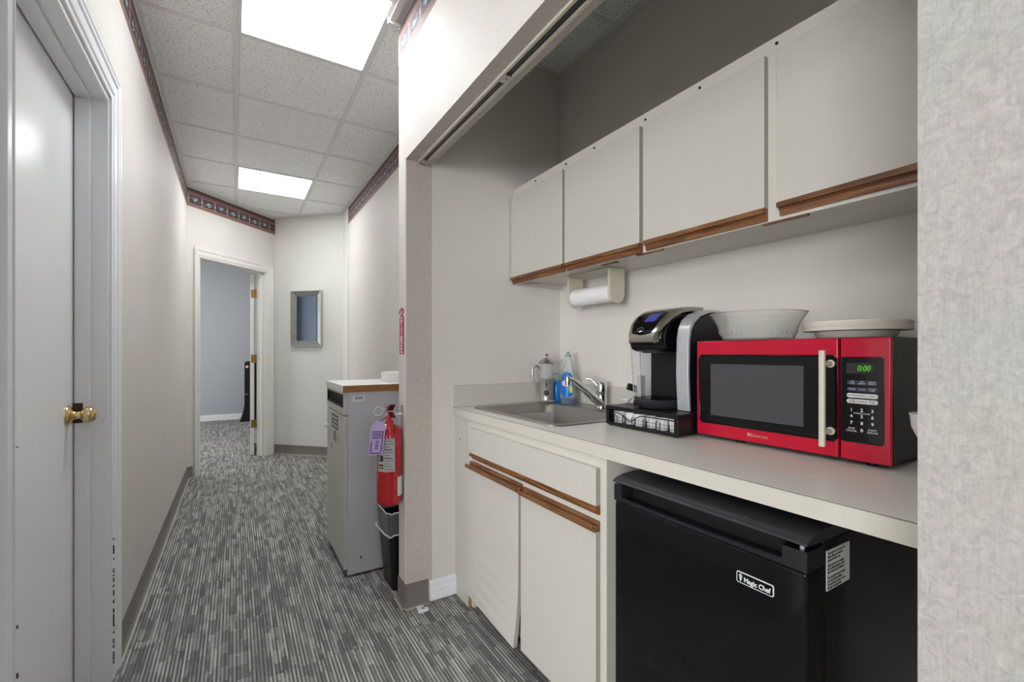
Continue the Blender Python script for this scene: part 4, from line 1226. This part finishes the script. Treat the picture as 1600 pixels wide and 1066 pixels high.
# bowl, plates and cup
t_ = None
bc = (1.300, 0.748, MZ1 + 0.0015)
bm = B()
pr_ = [(0.0, 0.0), (0.088, 0.0), (0.092, 0.003), (0.098, 0.020), (0.110, 0.050), (0.124, 0.074), (0.127, 0.0765), (0.1275, 0.078), (0.122, 0.0755), (0.108, 0.050), (0.0955, 0.021), (0.089, 0.005), (0.0, 0.003)]
lathe(bm, pr_, bc, (0, 0, 1), 56)
t = thing('plastic_bowl', 'frosted clear plastic bowl on top of the red microwave', 'bowl', bc)
obj('bowl_body', bm, 'bowl', t, smooth=40)
bm = B()
for k in range(44):
    a = 2 * PI * k / 44
    r = 0.0995
    c = Vector((bc[0] + r * math.cos(a), bc[1] + r * math.sin(a), bc[2] + 0.020))
    e1 = Vector((-math.sin(a), math.cos(a), 0)) * 0.004; e2 = Vector((math.cos(a) * 0.35, math.sin(a) * 0.35, 1)).normalized() * (0.010 if k % 2 else 0.006)
    nn = Vector((math.cos(a), math.sin(a), 0)) * 0.0012
    vs = [bm.verts.new(c + e1 + nn * 0), bm.verts.new(c + e2 + nn), bm.verts.new(c - e1 + nn * 0), bm.verts.new(c - e2 + nn * 0), bm.verts.new(c + nn * 1.6)]
    for i in range(4): bm.faces.new((vs[i], vs[(i + 1) % 4], vs[4]))
obj('cut_pattern', bm, 'bowl', t, smooth=0, kind='stuff')
pc = (1.377, 0.534)
NPL = 7
plate = None
pz = MZ1 + 0.0015
ordn = ['lowest', 'second lowest', 'third from the bottom', 'middle', 'third from the top', 'second from the top', 'topmost']
for k in range(NPL):
    z = pz + k * 0.0034
    dx, dy = random.uniform(-.0016, .0016), random.uniform(-.0016, .0016)
    lb = 'white paper plate in the stack on the microwave, %s of the stack' % ordn[k]
    if k == 0:
        bm = B(); lathe(bm, [(0.0, 0.0), (0.078, 0.0), (0.083, 0.003), (0.091, 0.0175), (0.114, 0.0205), (0.1155, 0.0195), (0.1155, 0.0225), (0.113, 0.0232), (0.090, 0.0202), (0.082, 0.0045), (0.077, 0.0022), (0.0, 0.0022)], (pc[0], pc[1], z), (0, 0, 1), 56)
        plate = obj('paper_plate', bm, 'paper', smooth=40)
        tag(plate, lb, 'paper plate', 'paper plates stacked on the microwave')
    else:
        copy_tree(plate, (pc[0] + dx, pc[1] + dy, z), None, lb)
bm = B(); box(bm, pc[0] - 0.016, pc[0] + 0.022, pc[1] - 0.006, pc[1] + 0.006, pz + 6 * 0.0034 + 0.0026, pz + 6 * 0.0034 + 0.0032)
box(bm, pc[0] - 0.010, pc[0] + 0.012, pc[1] + 0.010, pc[1] + 0.018, pz + 6 * 0.0034 + 0.0026, pz + 6 * 0.0034 + 0.0032)
t = thing('foam_cup', 'white tapered cup at the right end of the counter, mostly hidden by the pillar', 'cup', (1.22, 0.334, CT))
bm = B(); lathe(bm, [(0.0, 0.0), (0.019, 0.0), (0.019, 0.003), (0.017, 0.05), (0.026, 0.085), (0.036, 0.108), (0.0385, 0.132), (0.040, 0.136), (0.038, 0.1365), (0.0365, 0.132), (0.033, 0.108), (0.020, 0.088), (0.0, 0.086)], (1.22, 0.334, CT + 0.0002), (0, 0, 1), 32)
obj('cup_body', bm, 'white', t, smooth=40)

# ------------------------------------------------------------------ fridge
RX, RY0, RY1 = 0.868, 0.409, 0.888
t = thing('mini_fridge', 'gloss black mini fridge under the counter with a pocket handle', 'fridge', (1.13, 0.65, 0))
bm = B(); box(bm, RX + 0.066, 1.40, RY0 + 0.001, RY1 - 0.001, 0.03, 0.818)
obj('fridge_body', bm, 'black_door', t, bevel=0.004)
bm = B()
cp_ = [(RX - 0.005, 0.8235), (RX + 0.06, 0.8205), (1.405, 0.8205), (1.405, 0.8425), (RX + 0.07, 0.8425), (RX + 0.030, 0.8405), (RX + 0.006, 0.8345), (RX - 0.005, 0.828)]
extr(bm, cp_, 'y', RY0 - 0.002, RY1 + 0.002)
obj('top_cap', bm, 'capgrey', t, bevel=0.003, smooth=50)
dr = B(); box(dr, RX, RX + 0.060, RY0, RY1, 0.045, 0.7745)
dd = obj('fridge_door', dr, 'black_door', t, bevel=0.007, seg=3)
bm = B()
# upper band with the pocket cut into it: ends, sagging lip and back
yl, yr = 0.862, 0.452
box(bm, RX - 0.001, RX + 0.060, yl, RY1, 0.7755, 0.8185); box(bm, RX - 0.001, RX + 0.060, RY0, yr, 0.7755, 0.8125)
n = 16
lp = []
for k in range(n + 1):
    f = k / n; y = yl + (yr - yl) * f
    lp.append((y, 0.7875 - 0.0035 * math.sin(PI * f)))
for (ya, za), (yb, zb) in zip(lp[:-1], lp[1:]):
    vs = [bm.verts.new(p) for p in ((RX - 0.001, ya, 0.7755), (RX - 0.001, yb, 0.7755), (RX - 0.001, yb, zb), (RX - 0.001, ya, za), (RX + 0.012, ya, 0.7755), (RX + 0.012, yb, 0.7755), (RX + 0.012, yb, zb - 0.002), (RX + 0.012, ya, za - 0.002))]
    for f in ((0, 1, 2, 3), (3, 2, 6, 7), (4, 7, 6, 5)): bm.faces.new([vs[i] for i in f])
box(bm, RX + 0.045, RX + 0.060, yr, yl, 0.7755, 0.8185, 1); box(bm, RX + 0.012, RX + 0.045, yr, yl, 0.7755, 0.7775, 1)
obj('handle_pocket', bm, ['bandblack', 'black_matte'], dd, smooth=0)
bm = B()
for k in range(5): pass
cyl(bm, (RX + 0.012, RY0 + 0.014, 0.811), (RX + 0.012, RY0 + 0.014, 0.8235), 0.004, 12)
obj('hinge_pin', bm, 'labgrey', dd)
bm = B(); by0, by1, bz0, bz1 = 0.4665, 0.5405, 0.7065, 0.7290
extr(bm, rpoly(by0, by1, bz0, bz1, 0.004), 'x', RX - 0.0022, RX - 0.0002)
bd = obj('badge', bm, 'textw', dd, smooth=0, label='silver framed brand badge')
bm = B(); extr(bm, rpoly(by0 + 0.0018, by1 - 0.0018, bz0 + 0.0018, bz1 - 0.0018, 0.003), 'x', RX - 0.0028, RX - 0.0021)
ym = by1 - 0.009
pp = []
obj('badge_field', bm, 'black_gloss', dd, smooth=0)
text('badge_lettering', 'Magic Chef', 0.0135, (RX - 0.0032, 0.4985, 0.7160), (0, -1, 0), (0, 0, 1), 'textw', dd, bold=0.0003, sx=0.86)
bm = B()
for cy, cz, r_ in ((ym, 0.7225, 0.0028), (ym + 0.0022, 0.7215, 0.0018), (ym - 0.0022, 0.7215, 0.0018)):
    lathe(bm, [(0, 0), (r_, 0), (r_, 0.0003), (0, 0.0003)], (RX - 0.0028, cy, cz), (-1, 0, 0), 12)
extr(bm, [(ym - 0.003, 0.7195), (ym + 0.003, 0.7195), (ym + 0.0022, 0.7165), (ym + 0.001, 0.7115), (ym, 0.7095), (ym - 0.001, 0.7115), (ym - 0.0022, 0.7165)], 'x', RX - 0.0032, RX - 0.0028)
obj('badge_emblem', bm, 'textw', dd)
bm = B(); box(bm, 0.939, 1.031, RY0 - 0.0004, RY0 + 0.0012, 0.724, 0.799)
st = obj('sticker', bm, 'stick', t, smooth=0, label='white multilingual notice sticker')
lines = ['This surface is protected by a', 'plastic film and should be', 'removed before use', '', 'Cette surface est protégée', 'par un film plastique et doit', 'être retiré avant l\'utilisation', '', 'Esta superficie está protegida', 'por una película plástica', 'la cual deberá retirarse antes', 'de usar el refrigerador']
z = 0.7935
for s in lines:
    if s: text('notice_line', s, 0.0072, (0.942, RY0 - 0.0007, z), (1, 0, 0), (0, 0, 1), 'ink', st, depth=0.0001, align='LEFT', sx=0.82, bold=0.00012)
    z -= 0.0064 if s else 0.0035
for y in (RY0 + 0.04, RY1 - 0.04):
    for x in (0.96, 1.36):
        bm = B(); cyl(bm, (x, y, 0), (x, y, 0.031), 0.016, 16)
        obj('foot', bm, 'black_matte', t)

# ------------------------------------------------------------------ recycling cabinet in the hall
t = thing('waste_cabinet', 'tall grey laminate bin cabinet with a black slot and white top, in the hall recess', 'cabinet', (0.73, 2.69, 0))
QX0, QX1, QY0, QY1 = 0.478, 0.985, 2.437, 2.940
bm = B(); box(bm, QX0 + 0.018, QX1, QY0, QY0 + 0.016, 0.012, 0.962); box(bm, QX0 + 0.018, QX1, QY1 - 0.016, QY1, 0.012, 0.962); box(bm, QX1 - 0.012, QX1, QY0 + 0.016, QY1 - 0.016, 0.012, 0.962); box(bm, QX0 + 0.04, QX1 - 0.012, QY0 + 0.016, QY1 - 0.016, 0.012, 0.04)
obj('cabinet_body', bm, 'binbody', t, bevel=0.001)
bm = B(); box(bm, QX0 + 0.05, QX0 + 0.07, QY0 + 0.016, QY1 - 0.016, 0.0, 0.04); box(bm, QX0 + 0.02, QX1 - 0.02, QY0 + 0.02, QY0 + 0.03, 0.0, 0.012); box(bm, QX0 + 0.02, QX1 - 0.02, QY1 - 0.03, QY1 - 0.02, 0.0, 0.012)
obj('plinth', bm, 'black_matte', t, smooth=0)
bm = B(); box(bm, QX0 - 0.006, QX1, QY0 - 0.004, QY1 + 0.004, 0.9625, 0.998)
bm.faces.ensure_lookup_table()
for f in bm.faces:
    f.normal_update()
    if f.normal.y < -0.5: f.material_index = 1
obj('cabinet_top', bm, ['bintop', 'oakEdge'], t, smooth=0, label='white top with a brown edge band')
bm = B()
box(bm, QX0, QX0 + 0.017, QY0, QY1, 0.845, 0.8855); box(bm, QX0, QX0 + 0.017, QY0, QY1, 0.945, 0.9615); box(bm, QX0, QX0 + 0.017, QY0, QY0 + 0.03, 0.8855, 0.945); box(bm, QX0, QX0 + 0.017, QY1 - 0.03, QY1, 0.8855, 0.945)
obj('top_panel', bm, 'binfront', t, smooth=0)
bm = B()
y0, y1 = QY0 + 0.026, QY1 - 0.026
box(bm, QX0 - 0.003, QX0 + 0.012, y0, y1, 0.939, 0.949); box(bm, QX0 - 0.003, QX0 + 0.012, y0, y1, 0.882, 0.892); box(bm, QX0 - 0.003, QX0 + 0.012, y0, y0 + 0.012, 0.892, 0.939); box(bm, QX0 - 0.003, QX0 + 0.012, y1 - 0.012, y1, 0.892, 0.939)
box(bm, QX0 + 0.0175, QX0 + 0.019, y0, y1, 0.885, 0.946)
obj('slot_frame', bm, 'black_matte', t, smooth=0, label='black paper slot')
bm = B(); box(bm, QX0, QX0 + 0.017, QY0, QY1, 0.045, 0.838)
dd = obj('door', bm, 'binfront', t, bevel=0.001)
bm = B(); lathe(bm, [(0, 0), (0.006, 0), (0.006, 0.010), (0.011, 0.014), (0.011, 0.022), (0, 0.025)], (QX0 - 0.0005, 2.895, 0.735), (-1, 0, 0), 20)
obj('knob', bm, 'bintop', dd, smooth=50)
bm = B(); box(bm, QX0 - 0.001, QX0, 2.600, 2.780, 0.742, 0.822)
pl = obj('notice_plate', bm, 'char', dd, smooth=0, label='dark notice plate')
bm = B()
for k in range(3): box(bm, QX0 - 0.0016, QX0 - 0.001, 2.615, 2.765 - 0.03 * (k % 2), 0.800 - k * 0.022, 0.808 - k * 0.022)
obj('notice_print', bm, 'stick', pl, smooth=0)
bm = B(); lathe(bm, [(0, 0), (0.034, 0), (0.034, 0.001), (0, 0.001)], (QX0, 2.69, 0.700), (-1, 0, 0), 24)
box(bm, QX0 - 0.001, QX0, 2.78, 2.80, 0.61, 0.64); box(bm, QX0 - 0.001, QX0, 2.60, 2.612, 0.67, 0.715)
obj('recycling_print', bm, 'cove', dd)
bm = B(); box(bm, 0.520, 0.582, QY0 - 0.0012, QY0 + 0.0005, 0.913, 0.944)
lb = obj('side_sticker', bm, 'bintop', t, smooth=0, label='small white sticker with teal print')
bm = B()
for k in range(3): box(bm, 0.531, 0.572, QY0 - 0.0018, QY0 - 0.0012, 0.925 + k * 0.005, 0.9283 + k * 0.005)
obj('sticker_print', bm, 'b_teal', lb, smooth=0)
bm = B(); box(bm, 0.56, 0.566, QY0 - 0.0012, QY0, 0.085, 0.10)
obj('scuff_mark', bm, 'ink', t, smooth=0)
bm = B(); box(bm, 0.745, 0.865, 2.60, 2.72, 0.9985, 1.055)
tag(obj('tissue_box', bm, 'white', bevel=0.003), 'small plain white box on top of the grey bin cabinet', 'box')

# ------------------------------------------------------------------ waste basket with a clear liner
t = thing('waste_basket', 'black plastic waste basket with a clear liner folded over its rim, under the extinguisher', 'waste basket', (0.78, 2.265, 0))
def wb(z, sc=1.0, ex=0.0):
    f = z / 0.38
    hx = (0.120 + 0.030 * f) * sc + ex; hy = (0.088 + 0.026 * f) * sc + ex
    return rrect(0.775 - hx, 0.775 + hx, 2.265 - hy, 2.265 + hy, 0.03, z, 4)
bm = B(); loft(bm, [wb(0.001), wb(0.375), wb(0.38, 1.0, 0.004), wb(0.382, 1.0, -0.001), wb(0.36, 1.0, -0.004), wb(0.01, 1.0, -0.005)])
obj('basket', bm, 'black', t, smooth=40)
bm = B()
random.seed(3)
def ruf(z, ex, am):
    L_ = wb(min(z, 0.38), 1.0, ex)
    return [(p[0] + random.uniform(-am, am), p[1] + random.uniform(-am, am), z + random.uniform(-am, am)) for p in L_]
loft(bm, [ruf(0.285, 0.010, 0.003), ruf(0.32, 0.012, 0.005), ruf(0.36, 0.010, 0.004), ruf(0.388, 0.006, 0.003), ruf(0.389, -0.004, 0.002), ruf(0.35, -0.010, 0.002)], False, False)
ln = obj('liner', bm, 'liner', t, smooth=25, label='clear plastic liner')
bm = B()
q = [(p[0], p[1], 0.282 + 0.006 * math.sin(i * 1.9)) for i, p in enumerate(wb(0.29, 1.0, 0.011))]
tube(bm, q, [0.004] * len(q), 6, closed=True)
q = [(p[0], p[1], 0.392 + 0.003 * math.sin(i * 2.3)) for i, p in enumerate(wb(0.38, 1.0, 0.003))]
tube(bm, q, [0.003] * len(q), 6, closed=True)
obj('liner_edge', bm, 'linerfold', ln, smooth=60)

# ------------------------------------------------------------------ fire extinguisher on the partition
ex, ey = 0.603, 2.060
t = thing('fire_extinguisher', 'red fire extinguisher with a lavender tag, hung on the end of the partition', 'fire extinguisher', (ex, ey, 0.482))
bm = B(); lathe(bm, [(0, 0), (0.052, 0), (0.0565, 0.006), (0.0570, 0.014), (0.0570, 0.315), (0.054, 0.333), (0.044, 0.348), (0.024, 0.357), (0.017, 0.360), (0.016, 0.376), (0.0, 0.376)], (ex, ey, 0.482), (0, 0, 1), 40)
cyb = obj('cylinder', bm, 'exred', t, smooth=50)
bm = B(); cyl(bm, (ex, ey, 0.8585), (ex, ey, 0.900), 0.014, 20); box(bm, ex - 0.020, ex + 0.030, ey - 0.012, ey + 0.012, 0.888, 0.904)
cyl(bm, (ex - 0.012, ey - 0.010, 0.880), (ex - 0.012, ey - 0.026, 0.880), 0.0125, 18)
vl = obj('valve', bm, 'chrome_soft', t, bevel=0.001)
bm = B()
extr(bm, [(ey - 0.016, 0.905), (ey - 0.050, 0.930), (ey - 0.052, 0.936), (ey - 0.018, 0.926), (ey + 0.02, 0.916), (ey + 0.02, 0.905)], 'x', ex - 0.013, ex + 0.013)
extr(bm, [(ey - 0.012, 0.888), (ey - 0.055, 0.876), (ey - 0.057, 0.882), (ey - 0.014, 0.898)], 'x', ex - 0.012, ex + 0.012)
obj('lever', bm, 'darkred', t, bevel=0.001, label='dark red squeeze lever')
bm = B(); tube(bm, arc((ex - 0.052, ey - 0.002, 0.903), 0.019, 0, 2 * PI * 19 / 20, 19, 'xz'), 0.0015, 6, closed=True); tube(bm, [(ex - 0.035, ey - 0.002, 0.912), (ex + 0.028, ey - 0.002, 0.913)], 0.0016, 6)
obj('safety_pin', bm, 'trim', t, smooth=60)
bm = B(); tube(bm, [(ex - 0.014, ey - 0.030, 0.886), (ex - 0.016, ey - 0.052, 0.862), (ex - 0.016, ey - 0.062, 0.835), (ex - 0.014, ey - 0.066, 0.79)], [0.008, 0.0105, 0.013, 0.0165], 16)
obj('nozzle', bm, 'exred', t, smooth=60)
def cyl_patch(bm, a0, a1, z0, z1, mi=0, r=0.0576): on_cyl(bm, r, ex, ey, math.radians(a0), math.radians(a1), z0, z1, mi, 10)
bm = B()
cyl_patch(bm, 195, 278, 0.635, 0.785, 0)
obj('main_label', bm, 'labgrey', cyb, smooth=60, label='grey instruction label')
bm = B()
for k in range(11):
    cyl_patch(bm, 232, 272 - (k % 3) * 7, 0.645 + k * 0.0125, 0.649 + k * 0.0125, 0 if k not in (4, 7) else 1, 0.0580)
cyl_patch(bm, 200, 226, 0.650, 0.668, 1, 0.0581); cyl_patch(bm, 203, 222, 0.655, 0.660, 2, 0.0583); cyl_patch(bm, 200, 226, 0.682, 0.708, 1, 0.0581); cyl_patch(bm, 205, 209, 0.686, 0.704, 3, 0.0583)
obj('label_print', bm, ['cove', 'ink', 'yellow', 'textw'], cyb, smooth=60)
bm = B(); cyl_patch(bm, 292, 342, 0.520, 0.607, 0)
obj('side_label', bm, 'bintop', cyb, smooth=60, label='white service label')
# tag
bm = B()
tp = [(-0.030, -0.155), (0.030, -0.149), (0.033, -0.030), (0.018, -0.004), (-0.012, 0.0), (-0.030, -0.022)]
tn = Vector((-0.35, -0.93, 0)).normalized(); trt = Vector((0.93, -0.35, 0)).normalized()
tc_ = Vector((ex - 0.062, ey - 0.050, 0.868))
def TP(u, v, d): return tc_ + trt * u + Vector((0, 0, 1)) * v + tn * d + trt * (v * 0.10)
A = [bm.verts.new(TP(u, v, 0)) for u, v in tp]; C = [bm.verts.new(TP(u, v, 0.0012)) for u, v in tp]
bm.faces.new(A[::-1]); bm.faces.new(C)
for i in range(len(tp)): bm.faces.new((A[i], A[(i + 1) % len(tp)], C[(i + 1) % len(tp)], C[i]))
tgo = obj('inspection_tag', bm, 'lavender', t, smooth=0, label='lavender paper inspection tag')
bm = B()
def tq(u0, u1, v0, v1):
    bm.faces.new([bm.verts.new(TP(u, v, 0.0016)) for u, v in ((u0, v0), (u1, v0), (u1, v1), (u0, v1))])
for k in range(4): tq(-0.022, 0.024 - 0.006 * (k % 2), -0.052 - k * 0.009, -0.047 - k * 0.009)
for k in range(5): tq(-0.004, 0.010, -0.094 - k * 0.008, -0.0895 - k * 0.008)
tq(-0.024, -0.019, -0.140, -0.092); tq(0.021, 0.026, -0.140, -0.05); tq(-0.024, 0.024, -0.146, -0.141)
obj('tag_print', bm, 'violetink', tgo, smooth=0)
bm = B(); tube(bm, [(ex - 0.008, ey - 0.014, 0.875), (ex - 0.035, ey - 0.034, 0.872), (ex - 0.062, ey - 0.050, 0.862)], 0.0018, 6)
obj('tag_loop', bm, 'ink', tgo)
t = thing('extinguisher_bracket', 'narrow grey steel wall bracket holding the fire extinguisher', 'bracket', (X1, 2.06, 0.55))
bm = B(); box(bm, X1 - 0.0025, X1, 2.046, 2.074, 0.56, 0.925)
obj('back_plate', bm, 'chrome_soft', t, smooth=0)
bm = B(); box(bm, ex + 0.018, X1 - 0.002, 2.050, 2.070, 0.882, 0.887); box(bm, ex + 0.016, ex + 0.020, 2.046, 2.074, 0.8870, 0.8875)
obj('hook', bm, 'trim', t, smooth=0)

# FIRE sign
t = thing('fire_sign', 'narrow red vertical FIRE sign with a pointed top on the partition above the extinguisher', 'sign', (X1, 2.062, 1.165))
bm = B()
extr(bm, [(2.032, 1.163), (2.092, 1.163), (2.092, 1.332), (2.062, 1.352), (2.032, 1.332)], 'x', X1 - 0.0022, X1)
extr(bm, [(2.062, 1.345), (2.072, 1.340), (2.050, 1.362), (2.066, 1.368), (2.104, 1.352), (2.108, 1.360), (2.066, 1.380), (2.034, 1.372), (2.034, 1.356)], 'x', X1 - 0.0030, X1 - 0.0023)
sg = obj('sign_plate', bm, 'firered', t, smooth=0)
for k, c in enumerate('FIRE'):
    text('lettering', c, 0.052, (X1 - 0.0026, 2.062, 1.314 - k * 0.043), (0, -1, 0), (0, 0, 1), 'white', t, bold=0.0012, sx=0.95)

# ------------------------------------------------------------------ mirror on the end wall
mo, me_, mn = F2
t = thing('wall_mirror', 'small upright rectangular mirror in a wide weathered silver frame on the end wall', 'mirror', (mo[0] + me_[0] * 0.44, mo[1] + me_[1] * 0.44, 1.242))
s0, s1, z0, z1, fw, dep = 0.243, 0.640, 1.242, 1.869, 0.062, 0.040
def MP(s, d, z): return (mo[0] + me_[0] * s + mn[0] * d, mo[1] + me_[1] * s + mn[1] * d, z)
bm = B()
rings = [(0, 0.001), (0, dep), (0.006, dep), (fw, 0.014), (fw, 0.010)]
R = []
for ins, d in rings:
    R.append([bm.verts.new(MP(*p)) for p in ((s0 + ins, d, z0 + ins), (s1 - ins, d, z0 + ins), (s1 - ins, d, z1 - ins), (s0 + ins, d, z1 - ins))])
for a, b_ in zip(R[:-1], R[1:]):
    for i in range(4):
        f = bm.faces.new((a[i], a[(i + 1) % 4], b_[(i + 1) % 4], b_[i]))
        if a is R[0] or a is R[1]: f.material_index = 1
obj('mirror_frame', bm, ['mframe', 'mframe_edge'], t, smooth=0)
bm = B(); fbox(bm, F2, s0 + fw - 0.004, s1 - fw + 0.004, 0.002, 0.011, z0 + fw - 0.004, z1 - fw + 0.004)
obj('mirror_pane', bm, 'mirror', t, smooth=0)
bm = B(); p = MP(0.46, 0.004, 1.882); cyl(bm, p, (p[0] + mn[0] * 0.012, p[1] + mn[1] * 0.012, 1.886), 0.002, 8)
obj('nail', bm, 'strike', t)

# ------------------------------------------------------------------ black appliance in the far office
t = thing('water_cooler', 'tall black appliance with a flared base by the far blue-grey office wall', 'appliance', (0.30, 8.98, 0))
bm = B()
prof2 = [(0.055, 0.0), (0.40, 0.0), (0.40, 1.02), (0.17, 1.02), (0.13, 0.995), (0.130, 0.28), (0.12, 0.20), (0.095, 0.09)]
extr(bm, prof2, 'y', 8.86, 9.12)
obj('appliance_body', bm, 'black', t, bevel=0.006)
bm = B(); cyl(bm, (0.165, 8.86, 0.93), (0.165, 8.835, 0.93), 0.022, 16); box(bm, 0.14, 0.175, 8.855, 8.86, 0.46, 0.468)
obj('control_dial', bm, 'bintop', t)
